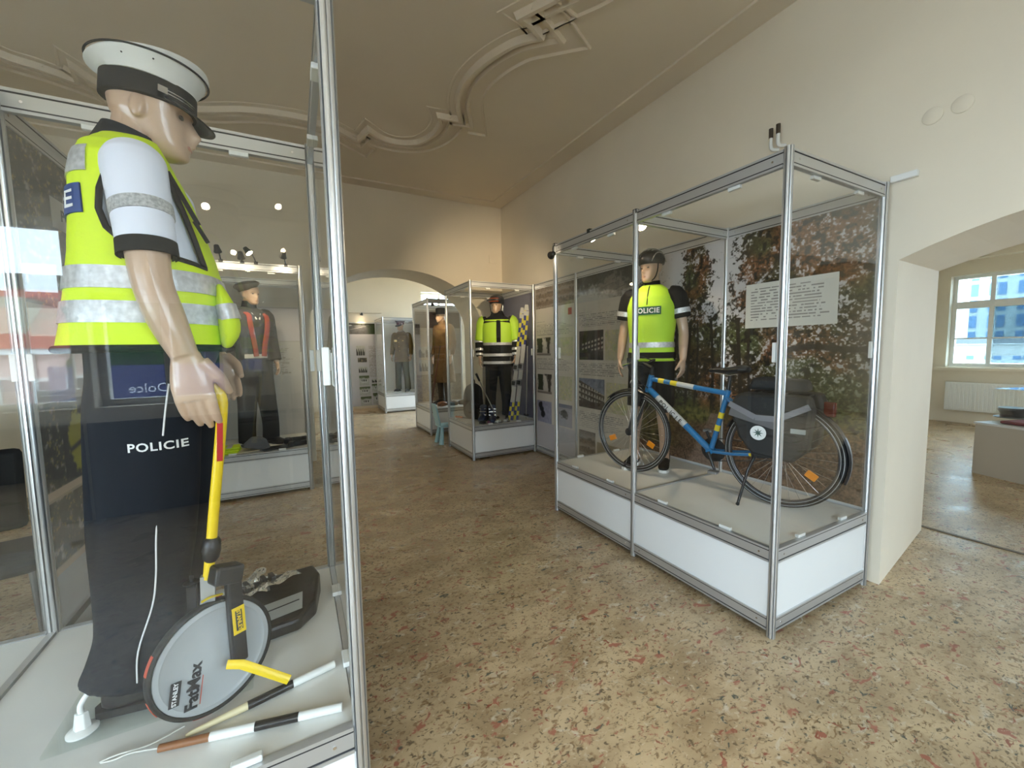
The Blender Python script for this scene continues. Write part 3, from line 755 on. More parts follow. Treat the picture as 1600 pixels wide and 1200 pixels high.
def eyes(root, c, M, s=1.0):
    for sg in (-1, 1):
        mb = MB(); mb.sphere(M @ V((.0795*s, sg*.030*s, .004*s))+V(c), (.006*s, .012*s, .0065*s), 10, 6, M); part('eye', mb, mat('painted_eye', (.06, .045, .035), .3), root, 'all')
    mb = MB(); mb.sphere(M @ V((.0985*s, 0, -.071*s))+V(c), (.004*s, .021*s, .008*s), 12, 6, M); part('lips', mb, mat('painted_lips', (.46, .22, .17), .4), root, 'all')
def rot(yaw=0, pitch=0, roll=0): return Matrix.Rotation(yaw, 3, 'Z') @ Matrix.Rotation(pitch, 3, 'Y') @ Matrix.Rotation(roll, 3, 'X')
def shoes(root, feet, m, sole=None, L=.27, h=.09):
    """feet: list of (heel x,y, yaw) in local coordinates"""
    for x, y, yaw in feet:
        Mr = Matrix.Rotation(yaw, 3, 'Z'); c = V((x, y, 0)); f = lambda px, pz: c+Mr @ V((px, 0, pz))
        mb = MB(); mb.tube([f(0, .055), f(.03, .052), f(.09, .05), f(.15, .042), f(.21, .034), f(L-.012, .028)], [(.034, .030), (.047, .036), (.048, .038), (.036, .043), (.027, .044), (.014, .026)], 16, ref=(0, 0, 1), k=3)
        mb.tube([f(.045, .05), f(.04, .085), f(.035, h+.03)], [(.052, .038), (.05, .038), (.048, .038)], 16, ref=Mr @ V((1, 0, 0)))
        o = part('shoe', remesh(mb, .006, 3), m, root, 'all', local=True)
        mb = MB(); ol = [(-.012, -.03), (.06, -.037), (.15, -.045), (.21, -.046), (.255, -.028), (.268, 0), (.255, .028), (.21, .046), (.15, .045), (.06, .037), (-.012, .03), (-.024, 0)]
        mb.prism([c+Mr @ V((a, b, .0)) for a, b in ol], (0, 0, .022)); part('sole', mb, sole or BLACKPL, o, local=True)
LEG = {'hip': .93, 'knee': .50, 'ank': .09}
def legs_mb(mb, wid=.10, stance=.10, r=(.105, .085, .07), lean=0.0, top=1.0, z0=.05, spread=None, xoff=(0, 0)):
    for i, sg in enumerate((1, -1)):
        st = spread[i] if spread else stance; xo = xoff[i]
        P_ = [(0, sg*wid, top), (.0, sg*wid, .84), (.012+xo*.5, sg*(wid+st)/2, .50), (xo, sg*st, .25), (xo-.01, sg*st, z0)]
        R_ = [(r[0]*1.08, r[0]), (r[0]*1.02, r[0]*.98), (r[1], r[1]*.95), (r[2], r[2]), (r[2]*1.02, r[2])]
        if z0 > .4: P_, R_ = P_[:2]+[(.012+xo*.45, sg*(wid+st)/2, z0)], R_[:2]+[(r[1], r[1])]
        mb.tube(P_, R_, 18, k=4)
def torso_rings(levels, n=36, p=2.4, grow=0.0, cy=0.0):
    """levels: (z, x_back, x_front, half_width)"""
    R = []
    for z, xb, xf, hw in levels:
        cx, a = (xb+xf)/2, (xf-xb)/2+grow; b = hw+grow; ring = []
        for j in range(n):
            t = 2*PI*j/n; c, s = math.cos(t), math.sin(t); q = (abs(c)**p+abs(s)**p)**(-1/p); ring.append(V((cx+a*c*q, cy+b*s*q, z)))
        R.append(ring)
    return R
def levels_interp(L, k):
    Z = [l[0] for l in L]; out = []; pts = [V((l[1], l[2], l[3])) for l in L]
    for i in range(len(L)-1):
        for q in range(k):
            t = q/k; out.append((Z[i]+(Z[i+1]-Z[i])*t, *[L[i][c]+(L[i+1][c]-L[i][c])*(t*t*(3-2*t)*.3+t*.7) for c in (1, 2, 3)]))
    return out+[L[-1]]
TORSO = [(.90, -.12, .11, .165), (1.02, -.11, .105, .155), (1.12, -.105, .105, .150), (1.25, -.115, .12, .170), (1.38, -.125, .125, .190), (1.46, -.12, .11, .195), (1.51, -.105, .085, .165), (1.55, -.085, .055, .105), (1.58, -.075, .035, .065)]
ARM = {'sh': (-.02, .205, 1.47), 'el': (-.03, .255, 1.18), 'wr': (.03, .265, .94)}
def arm_pts(sg, a): return [V((p[0], sg*p[1], p[2])) for p in (a['sh'], a['el'], a['wr'])]
def band(levels, z0, z1, grow, p=2.4, n=48, t0=0, t1=2*PI, steps=4, xz=None):
    """thin strip following a torso surface between two heights"""
    Zs = [l[0] for l in levels]; mb = MB(); rows = []
    f = lambda z: [np.interp(z, Zs, [l[c] for l in levels]) for c in (1, 2, 3)]
    for g in (grow, grow-.004):
        for i in range(steps+1):
            z = z0+(z1-z0)*i/steps; xb, xf, hw = f(z); cx, a = (xb+xf)/2, (xf-xb)/2+g; b = hw+g; row = []
            for j in range(n+1):
                t = t0+(t1-t0)*j/n; c, s = math.cos(t), math.sin(t); q = (abs(c)**p+abs(s)**p)**(-1/p); row.append((cx+a*c*q, b*s*q, z))
            rows.append(row)
    m = n+1; vs = [p_ for r in rows for p_ in r]; K = steps+1; fs = []
    for i in range(steps):
        for j in range(n):
            a = i*m+j; fs.append((a, a+1, a+m+1, a+m)); b2 = (K+i)*m+j; fs.append((b2, b2+m, b2+m+1, b2+1))
    for j in range(n):
        fs.append((j, K*m+j, K*m+j+1, j+1)); a = steps*m+j; b2 = (K+steps)*m+j; fs.append((a, a+1, b2+1, b2))
    return mb.add(vs, fs)
def mannequin(name, label, loc, rz, o, group='dressed mannequins in the display cases'):
    """o: options. Body is one continuous mesh; garments are its parts"""
    root = thing(name, label, 'mannequin', loc, rz, group)
    arms = o.get('arms', [ARM, ARM]); hy = o.get('head_yaw', 0); hp = o.get('head_pitch', .06); vox = o.get('vox', .008)
    hc = V(o.get('head_c', (.025, 0, 1.715))); HM = rot(hy, hp)
    mb = MB(); head_mesh(mb, hc, HM)
    mb.tube([(-.02, 0, 1.50), (-.01, 0, 1.58), (.0, 0, 1.66)], [(.062, .060), (.055, .055), (.058, .058)], 16, k=2)
    mb.rings(torso_rings(levels_interp(TORSO, 2), 24, grow=-.03))
    for i, sg in enumerate((1, -1)):
        s, e, w = arm_pts(sg, arms[i])
        mb.tube([s, s.lerp(e, .5), e, e.lerp(w, .4), w], [.050, .047, .040, .040, .027], 14, k=3)
        dd = (w-e).normalized(); hd = V(o.get('hand_dir', dd)); hand(mb, w, (dd*.7+V((.05, 0, -.3))), V((-.25, -sg, 0)), -sg, o.get('curl', .55), .97)
    if o.get('bare_legs'):
        legs_mb(mb, .09, .10, (.085, .058, .042), top=.95, z0=.06, spread=o.get('spread'), xoff=o.get('xoff', (0, 0)))
    part('body', remesh(mb, vox, 3), SKIN, root, 'all', local=True)
    eyes_root = thing_eyes(root, hc, HM)
    # trousers
    tm = o['trousers']; mb = MB()
    legs_mb(mb, .092, .10, o.get('leg_r', (.108, .088, .078)), top=.98, z0=o.get('leg_end', .05), spread=o.get('spread'), xoff=o.get('xoff', (0, 0)))
    mb.rings(torso_rings(levels_interp([(.82, -.11, .10, .14), (.90, -.125, .115, .172), (1.0, -.118, .112, .165), (1.06, -.11, .108, .155)], 2), 24))
    part(o.get('trousers_name', 'trousers'), remesh(mb, vox, 6), tm, root, 'all', local=True)
    # upper garment
    lv = o.get('coat', [(.84, -.135, .13, .19)]+[(z, a-.016, b+.018, h+.018) for z, a, b, h in TORSO[1:-1]]+[(1.575, -.082, .042, .075)])
    mb = MB(); mb.rings(torso_rings(levels_interp(lv, 3), 36))
    slv = o.get('sleeve', 1.0)
    for i, sg in enumerate((1, -1)):
        s, e, w = arm_pts(sg, arms[i]); sr = o.get('sleeve_r', (.072, .062, .052))
        if slv >= 1: mb.tube([s+V((0, -sg*.05, .02)), s+V((0, -sg*.005, 0)), s.lerp(e, .5), e, w.lerp(e, .12)], [sr[0]*.9, sr[0], sr[0]*.92, sr[1], sr[2]], 18, k=3)
        else: mb.tube([s+V((0, -sg*.05, .02)), s+V((0, -sg*.005, 0)), s.lerp(e, slv)], [sr[0]*.9, sr[0], sr[0]*.98], 18, k=3)
    g = part(o.get('top_name', 'jacket'), remesh(mb, vox, 4), o['top'], root, 'all', local=True)
    root_lv[root.name] = lv
    if 'shoe' in o:
        sp = o.get('spread', (.10, .10)); xo = o.get('xoff', (0, 0))
        shoes(root, [(-.075+xo[0], sp[0], .12), (-.075+xo[1], -sp[1], -.12)], o['shoe'], o.get('sole'))
    return root
root_lv = {}
def thing_eyes(root, c, M):
    for sg in (-1, 1):
        mb = MB(); mb.sphere(M @ V((.0795, sg*.030, .004))+V(c), (.006, .012, .0065), 10, 6, M); part('eye', mb, mat('painted_eye', (.06, .045, .035), .3), root, 'all', local=True)
    mb = MB(); mb.sphere(M @ V((.0985, 0, -.071))+V(c), (.004, .021, .008), 12, 6, M); part('lips', mb, mat('painted_lips', (.46, .22, .17), .4), root, 'all', local=True)
    return root
def sleeve_band(root, arm, sg, f0, f1, r, m, name='reflective_band'):
    s, e, w = arm_pts(sg, arm); path = lambda f: s.lerp(e, f) if f <= 1 else e.lerp(w, f-1)
    mb = MB(); mb.tube([path(f0), path((f0+f1)/2), path(f1)], r, 20); return part(name, mb, m, root, True, local=True)

# ---- the traffic policeman in the nearest case, built to its own measures (local = world minus this base)
B1 = V((-.40, 1.62, .493))
tp = thing('mannequin', 'mannequin of a traffic policeman in yellow vest and white peaked cap', 'mannequin', B1, 0, 'dressed mannequins in the display cases')
L1 = lambda x, y, z: V((x, y, z))-B1
TV = [(1.545, -.565, -.188, .215), (1.63, -.548, -.188, .212), (1.72, -.535, -.192, .205), (1.81, -.521, -.212, .202), (1.90, -.511, -.236, .205), (1.99, -.502, -.262, .208), (2.04, -.492, -.282, .198), (2.08, -.482, -.300, .165), (2.11, -.468, -.312, .115), (2.135, -.452, -.318, .080)]
TVL = [(z-B1.z, a-B1.x, b-B1.x, h) for z, a, b, h in TV]
hc = L1(-.338, 1.62, 2.235); HM = rot(-.05, .13)
mb = MB(); head_mesh(mb, hc, HM, 1.0, 56, 64)
mb.tube([L1(-.39, 1.62, 2.04), L1(-.385, 1.62, 2.12), L1(-.365, 1.62, 2.22)], [(.066, .064), (.058, .057), (.058, .057)], 20, k=3)
mb.rings(torso_rings(levels_interp([(z, a+.05, b-.05, h-.05) for z, a, b, h in TVL[:8]], 2), 24))
RA = [L1(-.345, 1.445, 2.02), L1(-.325, 1.405, 1.87), L1(-.316, 1.385, 1.725), L1(-.292, 1.385, 1.62), L1(-.262, 1.392, 1.525)]
LA = [L1(-.345, 1.80, 2.02), L1(-.35, 1.845, 1.87), L1(-.355, 1.86, 1.74), L1(-.30, 1.845, 1.63), L1(-.255, 1.82, 1.535)]
for A in (RA, LA): mb.tube(A, [.052, .050, .044, .043, .032], 18, k=4)
hand(mb, RA[-1]+V((.003, 0, -.005)), (.10, .0, -1), (.12, 1, 0), 1, .42, 1.22, .9)
hand(mb, LA[-1]+V((.003, 0, -.01)), (.30, -.10, -1), (-.2, -1, 0), -1, .55, 1.08)
part('body', remesh(mb, .004, 2), SKIN, tp, 'all', local=True)
for sg in (-1, 1):
    e = MB(); e.sphere(HM @ V((.0795, sg*.030, .004))+hc, (.006, .012, .0065), 10, 6, HM); part('eye', e, mat('painted_eye', (.06, .045, .035)), tp, 'all', local=True)
e = MB(); e.sphere(HM @ V((.0985, 0, -.071))+hc, (.004, .021, .008), 12, 6, HM); part('lips', e, mat('painted_lips', (.46, .22, .17)), tp, 'all', local=True)
# shirt with short sleeves
mb = MB(); mb.rings(torso_rings(levels_interp([(z, a+.012, b-.012, h-.012) for z, a, b, h in TVL], 3), 40))
for A, sg in ((RA, -1), (LA, 1)):
    mb.tube([A[0]+V((0, -sg*.05, .015)), A[0], A[0].lerp(A[1], .6), A[1].lerp(A[2], .42)], [(.062, .062), (.070, .064), (.066, .060), (.062, .056)], 22, k=4)
part('shirt', remesh(mb, .006, 5), WHITECL, tp, 'all', local=True)
for A in (RA, LA):
    p, q = A[1].lerp(A[2], .36), A[1].lerp(A[2], .62)
    mb = MB(); mb.tube([p, q], [(.063, .057), (.064, .058)], 28, cap=False); mb.tube([q, p], [(.057, .051), (.056, .050)], 28, cap=False)
    o = part('sleeve_cuff', mb, BLACK, tp, 'all', local=True)
    p, q = A[0].lerp(A[1], .72), A[0].lerp(A[1], .93)
    mb = MB(); mb.tube([p, p.lerp(q, .5), q], [(.0665, .0605), (.066, .060), (.0655, .0595)], 28)
    part('sleeve_stripe', mb, mat('grey_hatch', (.42, .42, .42), .6, noise=(140, .35)), tp, True, local=True)
mb = MB(); mb.tube([L1(-.40, 1.62, 2.095), L1(-.392, 1.62, 2.13), L1(-.380, 1.62, 2.165)], [(.090, .086), (.080, .076), (.073, .070)], 28, cap=False); mb.tube([L1(-.380, 1.62, 2.165), L1(-.395, 1.62, 2.11)], [(.067, .064), (.074, .070)], 28, cap=False)
part('collar', mb, NAVY, tp, True, local=True)
# vest: shell with wide arm openings
HOLE = [(-.297, 2.073), (-.347, 2.050), (-.388, 1.998), (-.408, 1.944), (-.414, 1.896), (-.403, 1.852), (-.376, 1.823), (-.286, 1.792), (-.238, 1.782), (-.202, 1.776), (-.192, 1.795), (-.196, 1.848), (-.217, 1.923), (-.239, 1.988), (-.265, 2.042)]
def in_poly(x, z, P):
    c = False; n = len(P)
    for i in range(n):
        (x0, z0), (x1, z1) = P[i], P[i-1]
        if (z0 > z) != (z1 > z) and x < (x1-x0)*(z-z0)/(z1-z0)+x0: c = not c
    return c
lv = levels_interp(TVL, 9); HO = [(min(x-B1.x, np.interp(z-B1.z, [l[0] for l in lv], [l[2] for l in lv])-.014), z-B1.z) for x, z in HOLE]
R = torso_rings(lv, 128, 2.6); mb = MB(); mb.rings(R, cap=False)
def hole_face(f):
    c = sum((V(mb.v[i]) for i in f), V())/len(f); return abs(c.y) > .07 and in_poly(c.x, c.z, HO)
mb.f = [f for f in mb.f if not hole_face(f)]
vest = part('vest', mb, HIVIS, tp, 'all', local=True)
so = vest.modifiers.new('thickness', 'SOLIDIFY'); so.thickness = .004; so.offset = 1
ZS = [l[0] for l in lv]
def vest_y(x, z, p=2.6):
    xb, xf, hw = [np.interp(z, ZS, [l[c] for l in lv]) for c in (1, 2, 3)]; q = min(1, abs((x-(xb+xf)/2)/((xf-xb)/2)))
    return hw*(max(0, 1-q**p))**(1/p)
for sg in (-1, 1):
    n = len(HO); P = []
    for i in range(n):
        for t in (0, .25, .5, .75):
            x = HO[i][0]+(HO[(i+1) % n][0]-HO[i][0])*t; z = HO[i][1]+(HO[(i+1) % n][1]-HO[i][1])*t
            P.append(V((x, sg*(vest_y(x, z)+.003), z)))
    mb = MB(); mb.tube(P, .0075, 8, closed=True); part('arm_trim', mb, BLACK, vest, 'all', local=True)
mb = MB(); mb.tube([V(p)*1.0 for p in torso_rings([TVL[0]], 64, 2.6, .004)[0]], (.010), 8, closed=True); part('hem_trim', mb, BLACK, vest, 'all', local=True)
for z0, z1 in ((1.700, 1.757), (1.612, 1.668)): part('reflective_band', band(lv, z0-B1.z, z1-B1.z, .008, 2.6, 96), SILVER, vest, True, local=True)
part('reflective_band', band(lv, 1.985-B1.z, 2.055-B1.z, .007, 2.6, 40, PI*.62, PI*1.38), SILVER, vest, True, local=True)
part('back_patch', band(lv, 1.885-B1.z, 1.955-B1.z, .008, 2.6, 40, PI*.66, PI*1.34), mat('blue_patch', (.01, .05, .22), .6), vest, True, local=True)
# lettering wraps round the back patch letter by letter
xb = np.interp(1.92-B1.z, ZS, [l[1] for l in lv])
WPR = mat('white_print', (.85, .86, .88), .5)
def back_pt(x, y):
    z = 1.92-B1.z+y; xb_, xf_, hw_ = [np.interp(z, ZS, [l[c] for l in lv]) for c in (1, 2, 3)]; t = PI-x/.19*1.0
    c_, s_ = math.cos(t), math.sin(t); q = (abs(c_)**2.6+abs(s_)**2.6)**(-1/2.6)
    return ((xb_+xf_)/2+((xf_-xb_)/2+.009)*c_*q, (hw_+.009)*-s_*q if False else (hw_+.009)*s_*q*1.0, z), (c_, s_, 0)
part('lettering', wrap_text('POLICIE', .36, .043, lambda x, y: back_pt(-x, y), .015), WPR, vest, local=True)
mb = MB(); mb.tube([L1(-.190, 1.55, 1.72), L1(-.176, 1.53, 1.66), L1(-.172, 1.53, 1.60), L1(-.182, 1.54, 1.56)], [(.012, .045), (.026, .055), (.028, .055), (.016, .05)], 18, k=3)
part('pocket', mb, HIVIS, vest, 'all', local=True)
mb = MB(); mb.tube([L1(-.179, 1.53, 1.675), L1(-.170, 1.53, 1.63)], [(.028, .059), (.031, .060)], 18); part('reflective_band', mb, SILVER, vest, True, local=True)
mb = MB(); mb.bar(L1(-.286, 1.50, 2.035), L1(-.225, 1.49, 1.90), .02, .012, (1, 0, 0)); mb.bar(L1(-.232, 1.485, 1.905), L1(-.205, 1.49, 1.85), .014, .01, (1, 0, 0)); part('strap', mb, BLACK, vest, local=True)
# trousers, outline measured front and back
TB = [(1.56, -.520, -.235), (1.46, -.523, -.240), (1.355, -.526, -.260), (1.17, -.536, -.276), (1.0, -.545, -.295), (.88, -.546, -.316), (.73, -.549, -.338), (.64, -.572, -.355), (.575, -.598, -.362)]
mb = MB()
for cy, dx in ((1.545, 0), (1.715, .012)):
    pts = [L1((a+b)/2+dx, cy+(.03 if z > 1.4 and cy < 1.6 else -.03 if z > 1.4 else 0), z) for z, a, b in TB]
    mb.tube(pts, [((b-a)/2, .115 if z > 1.1 else .10 if z > .9 else .088) for z, a, b in TB], 28, k=4)
part('trousers', remesh(mb, .006, 14), NAVY, tp, 'all', local=True)
pipe = [(-.316, 1.446), (-.325, 1.37), (-.334, 1.304)], [(-.363, 1.098), (-.372, 1.0), (-.379, .907), (-.395, .817), (-.433, .697), (-.442, .605)]
def leg_y(x, z):
    Z = [t[0] for t in TB][::-1]; a = np.interp(z, Z, [t[1] for t in TB][::-1]); b = np.interp(z, Z, [t[2] for t in TB][::-1])
    r = (.115 if z > 1.15 else .10 if z > .9 else .088); q = min(.98, abs((x-(a+b)/2)/((b-a)/2))); return 1.545+(.02 if z > 1.4 else 0)-r*math.sqrt(1-q*q)
for P in pipe:
    pts = [V(p) for p in smooth([V((x, leg_y(x, z)-.0025, z)) for x, z in P], [(1, 1)]*len(P), 5)[0]]
    mb = MB(); mb.tube([p-B1 for p in pts], .0022, 6); part('piping', mb, mat('white_cord', (.80, .80, .82), .6), tp, True, local=True)
def thigh_pt(x, y):
    X, Z = -.346+x, 1.277+y-.05*x; return V((X, leg_y(X, Z)-.003, Z))-B1, (0, -1, 0)
part('lettering', wrap_text('POLICIE', .120, .024, thigh_pt, .022), WPR, tp, local=True)
shoes(tp, [(-.140, -.078, -.06), (-.125, .095, .08)], LEATHER, L=.29)
# belt glimpse and purple shirt tail at the waist front
mb = MB(); mb.tube([L1(-.235, 1.57, 1.575), L1(-.232, 1.57, 1.53), L1(-.238, 1.58, 1.495)], [(.02, .08), (.022, .08), (.012, .06)], 16, k=3); part('shirt_tail', mb, mat('violet_cloth', (.05, .025, .10), .6), tp, True, local=True)
# peaked cap
CM = rot(0, .09); cc = L1(-.343, 1.62, 2.264); WCAP = mat('white_cap_cloth', (.80, .80, .78), .6)
def cap(root, c, M, mtop, mband, mvis, s=1.0, peak=.075):
    def sh(mbx, up): 
        mbx.v = [tuple(V(p)) for p in mbx.v]; return mbx
    mb = MB(); mb.lathe([(.100*s, .040*s), (.110*s, .053*s), (.130*s, .074*s), (.136*s, .083*s), (.133*s, .091*s), (.11*s, .097*s), (.06*s, .101*s), (.005*s, .102*s)], (0, 0, 0), None, 48, 1.02, .96)
    mb.v = [tuple(M @ V((x, y, z+max(0, (z-.04*s))*(x/s)*4.2))+V(c)) for x, y, z in mb.v]
    o = part('crown', mb, mtop, root, True, local=True)
    mb = MB(); mb.tube([(.1375*s*math.cos(t), .1355*s*.96*math.sin(t), .083*s+.043*s*math.cos(t)*.136*1.6) for t in [2*PI*i/64 for i in range(64)]], .0028*s, 6, closed=True)
    mb.v = [tuple(M @ V(p)+V(c)) for p in mb.v]; part('piping', mb, BLACK, o, True, local=True)
    mb = MB(); mb.lathe([(.103*s, -.016*s), (.1055*s, -.014*s), (.1045*s, .042*s), (.099*s, .044*s)], (0, 0, 0), None, 48, 1.06, .86)
    mb.v = [tuple(M @ V((x, y, z))+V(c)) for x, y, z in mb.v]; part('cap_band', mb, mband, root, True, local=True)
    vs = []; n = 24
    for k in range(4):
        f = k/3
        for j in range(n+1):
            t = -1.05+2.1*j/n; r0 = .104*s; ex = peak*s*math.cos(t*1.35)**.8 if abs(t) < 1.16 else 0
            x, y = (r0+ex*f)*math.cos(t), (r0+ex*f*.8)*math.sin(t)*.9
            vs.append(V((x, y, -.006*s-.55*ex*f-.10*(ex*f)**2/.05)))
    fs = [(k*(n+1)+j, k*(n+1)+j+1, (k+1)*(n+1)+j+1, (k+1)*(n+1)+j) for k in range(3) for j in range(n)]
    mb = MB(); mb.add([M @ p+V(c) for p in vs], fs); v = part('visor', mb, mvis, root, True, local=True)
    m = v.modifiers.new('thickness', 'SOLIDIFY'); m.thickness = .004
    mb = MB()
    for dz in (.004, .012): mb.tube([M @ V((.1095*s*math.cos(t), .1095*s*.87*math.sin(t), dz*s))+V(c) for t in [-1.1+2.2*i/20 for i in range(21)]], .0016*s, 6)
    part('chin_cord', mb, STEEL, o, True, local=True)
    for sg in (-1, 1):
        mb = MB(); mb.box(M @ V((.1085*s*math.cos(1.12), sg*.1085*s*.86*math.sin(1.12), .009*s))+V(c), (.022*s, .008*s, .018*s), M @ Matrix.Rotation(sg*-.45, 3, 'Z')); part('cord_button', mb, STEEL, o, local=True)
    for dx in (-.03, .03):
        for sg in (-1, 1):
            a = 1.57+dx*9; mb = MB(); mb.sphere(M @ V((.122*s*math.cos(a), sg*.122*s*.95*math.sin(a), .068*s+.028*s*math.cos(a)*.5))+V(c), .0035*s, 8, 6); part('vent_eyelet', mb, BLACK, o, local=True)
    return o
cap(tp, cc+V((.005, 0, .006)), CM, WCAP, BLACK, LEATHER, 1.0, .056)

# ---- bicycle policeman
GREENP = mat('green_patch', (.008, .10, .05), .6)
ARM2 = dict(ARM)
m2 = mannequin('mannequin', 'mannequin of a cycling policeman with helmet and yellow vest, behind the bicycle', (2.745, 2.585, ZB), math.radians(209), dict(
    head_yaw=-.45, vox=.0075, bare_legs=True, trousers=BLACK, leg_end=.53, leg_r=(.105, .088, .085), top=BLACK, sleeve=.62, top_name='jersey', shoe=BLACK, sole=WHITEPL, sleeve_r=(.080, .07, .06),
    trousers_name='shorts', xoff=(.0, .06), spread=(.12, .12), coat=[(z, a-.008, b+.010, h+.008) for z, a, b, h in TORSO[:-1]]+[(1.585, -.08, .042, .072)]))
lv2 = [(.86, -.15, .145, .195), (.93, -.148, .142, .190), (1.02, -.14, .135, .182), (1.12, -.135, .135, .178), (1.25, -.145, .15, .192), (1.38, -.152, .155, .198), (1.46, -.145, .138, .182), (1.51, -.128, .112, .155), (1.55, -.105, .08, .110), (1.572, -.092, .06, .082)]
mb = MB(); mb.rings(torso_rings(levels_interp(lv2[1:], 4), 64, 2.4), cap=False)
v2 = part('vest', mb, HIVIS2, m2, 'all', local=True); so = v2.modifiers.new('thickness', 'SOLIDIFY'); so.thickness = .005; so.offset = 1
part('reflective_band', band(lv2, 1.045, 1.09, .009), SILVER, v2, True, local=True)
part('waist_band', band(lv2, .955, 1.005, .011), BLACK, v2, True, local=True)
part('chest_patch', band(lv2, 1.318, 1.385, .010, 2.4, 24, -.55, .55), GREENP, v2, True, local=True)
def chest_pt(x, y):
    z = 1.352+y; xb_, xf_, hw_ = [np.interp(z, [l[0] for l in lv2], [l[c] for l in lv2]) for c in (1, 2, 3)]; t = x/.19
    c_, s_ = math.cos(t), math.sin(t); q = (abs(c_)**2.4+abs(s_)**2.4)**(-1/2.4); return ((xb_+xf_)/2+((xf_-xb_)/2+.0115)*c_*q, (hw_+.0115)*s_*q, z), (c_, s_, 0)
part('lettering', wrap_text('POLICIE', .185, .042, chest_pt, .02), WPR, v2, local=True)
mb = MB(); mb.tube([(.157, 0, 1.40), (.125, 0, 1.50), (.078, 0, 1.562)], .004, 6, k=3); part('zip', mb, BLACK, v2, local=True)
mb = MB(); mb.tube([(-.015, 0, 1.55), (-.005, 0, 1.585), (.0, 0, 1.615)], [(.078, .074), (.068, .066), (.066, .064)], 20); part('collar', mb, BLACK, m2, True, local=True)
for i, sg in enumerate((1, -1)): sleeve_band(m2, ARM, sg, .36, .50, [(.082, .082)]*3, SILVER)
def helmet(root, c, M, s, m, vents=True, strap=True, mv=None):
    mb = MB(); prof = [(.097, .0), (.104, .02), (.106, .045), (.100, .075), (.082, .102), (.05, .120), (.006, .126)]
    mb.lathe([(r*s, z*s) for r, z in prof], (0, 0, 0), None, 40, 1.22, .92); mb.v = [tuple(M @ V((x, y, z+.012*x))+V(c)) for x, y, z in mb.v]
    o = part('helmet', mb, m, root, True, local=True)
    if vents:
        for k in range(-3, 4):
            y = k*.026*s; mbv = MB(); pts = []
            for i in range(9):
                x = (-.09+.18*i/8)*s; q = max(.0, 1-(x/(.129*s))**2-(y/(.098*s))**2); z = (.013+.122*q**.5)*s; pts.append(M @ V((x, y, z+.012*x+.001))+V(c))
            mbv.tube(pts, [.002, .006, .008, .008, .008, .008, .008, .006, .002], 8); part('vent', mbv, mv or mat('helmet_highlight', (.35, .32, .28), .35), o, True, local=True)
    if strap:
        for sg in (-1, 1):
            mbs = MB(); mbs.tube([M @ V((.03*s, sg*.092*s, .0))+V(c), M @ V((.03*s, sg*.083*s, -.06*s))+V(c), M @ V((.045*s, sg*.062*s, -.12*s))+V(c), M @ V((.06*s, 0, -.150*s))+V(c)], .0045, 6, k=3); part('chin_strap', mbs, BLACK, o, True, local=True)
    return o
helmet(m2, V((.02, 0, 1.745)), rot(-.45, .05), 1.0, mat('helmet_shell', (.03, .026, .022), .25))

# ---- skier
HV3 = HIVIS2
ARM3 = {'sh': (-.02, .225, 1.46), 'el': (-.02, .275, 1.17), 'wr': (.03, .275, .93)}
LV3 = [(.80, -.165, .16, .23), (.95, -.165, .16, .225), (1.12, -.155, .155, .215), (1.25, -.155, .16, .222), (1.38, -.158, .16, .225), (1.47, -.148, .14, .215), (1.53, -.125, .10, .165), (1.57, -.10, .07, .10), (1.60, -.09, .06, .085)]
m3 = mannequin('mannequin', 'mannequin of a mountain policeman in yellow and black winter jacket with ski goggles', (2.74, 5.62, ZB), math.radians(236), dict(
    head_yaw=-.35, vox=.009, trousers=BLACK, top=BLACK, shoe=LEATHER, arms=[ARM3, ARM3], coat=LV3, sleeve_r=(.088, .076, .064), leg_r=(.110, .092, .084), spread=(.13, .13)))
part('yellow_yoke', band(LV3, 1.155, 1.50, .007, 2.4, 64), HV3, m3, True, local=True)
for z0, z1 in ((1.12, 1.16), (.955, .995), (.84, .88)): part('reflective_band', band(LV3, z0, z1, .009, 2.4, 64), SILVER, m3, True, local=True)
part('front_placket', band(LV3, 1.16, 1.53, .010, 2.4, 8, .02, .30), BLACK, m3, True, local=True)
mb = MB(); mb.tube([(-.03, 0, 1.50), (-.01, 0, 1.57), (.0, 0, 1.635)], [(.135, .17), (.105, .110), (.085, .082)], 24, k=3); part('collar', mb, BLACK, m3, True, local=True)
for sg in (1, -1):
    s, e, w = arm_pts(sg, ARM3); mb = MB(); mb.tube([s+V((0, -sg*.03, .03)), s+V((0, 0, 0)), s.lerp(e, .5), s.lerp(e, .92)], [.088, .094, .088, .085], 22, k=3); part('yellow_sleeve', mb, HV3, m3, 'all', local=True)
    for f0, f1, r in ((.93, 1.06, .087), (1.42, 1.56, .075), (1.72, 1.86, .070)): sleeve_band(m3, ARM3, sg, f0, f1, [(r, r)]*3, SILVER)
hm = helmet(m3, V((.015, 0, 1.735)), rot(-.35, 0), 1.12, BLACKPL, False, True)
M3r = rot(-.35, .0)
mb = MB(); mb.tube([M3r @ V((.128*math.cos(t)*.96, .112*math.sin(t), 0))+V((.03, 0, 1.785)) for t in [-.95+1.9*i/12 for i in range(13)]], [(.016, .040)]*13, 14, ref=(0, 0, 1)); g_ = part('goggles', mb, BLACKPL, m3, True, local=True)
mb = MB(); mb.tube([M3r @ V((.142*math.cos(t)*.96, .122*math.sin(t), 0))+V((.03, 0, 1.785)) for t in [-.75+1.5*i/12 for i in range(13)]], [(.030, .010)]*13, 12, ref=(0, 0, 1)); part('lens', mb, mat('amber_lens', (.30, .06, .015), .1, coat=1), g_, True, local=True)

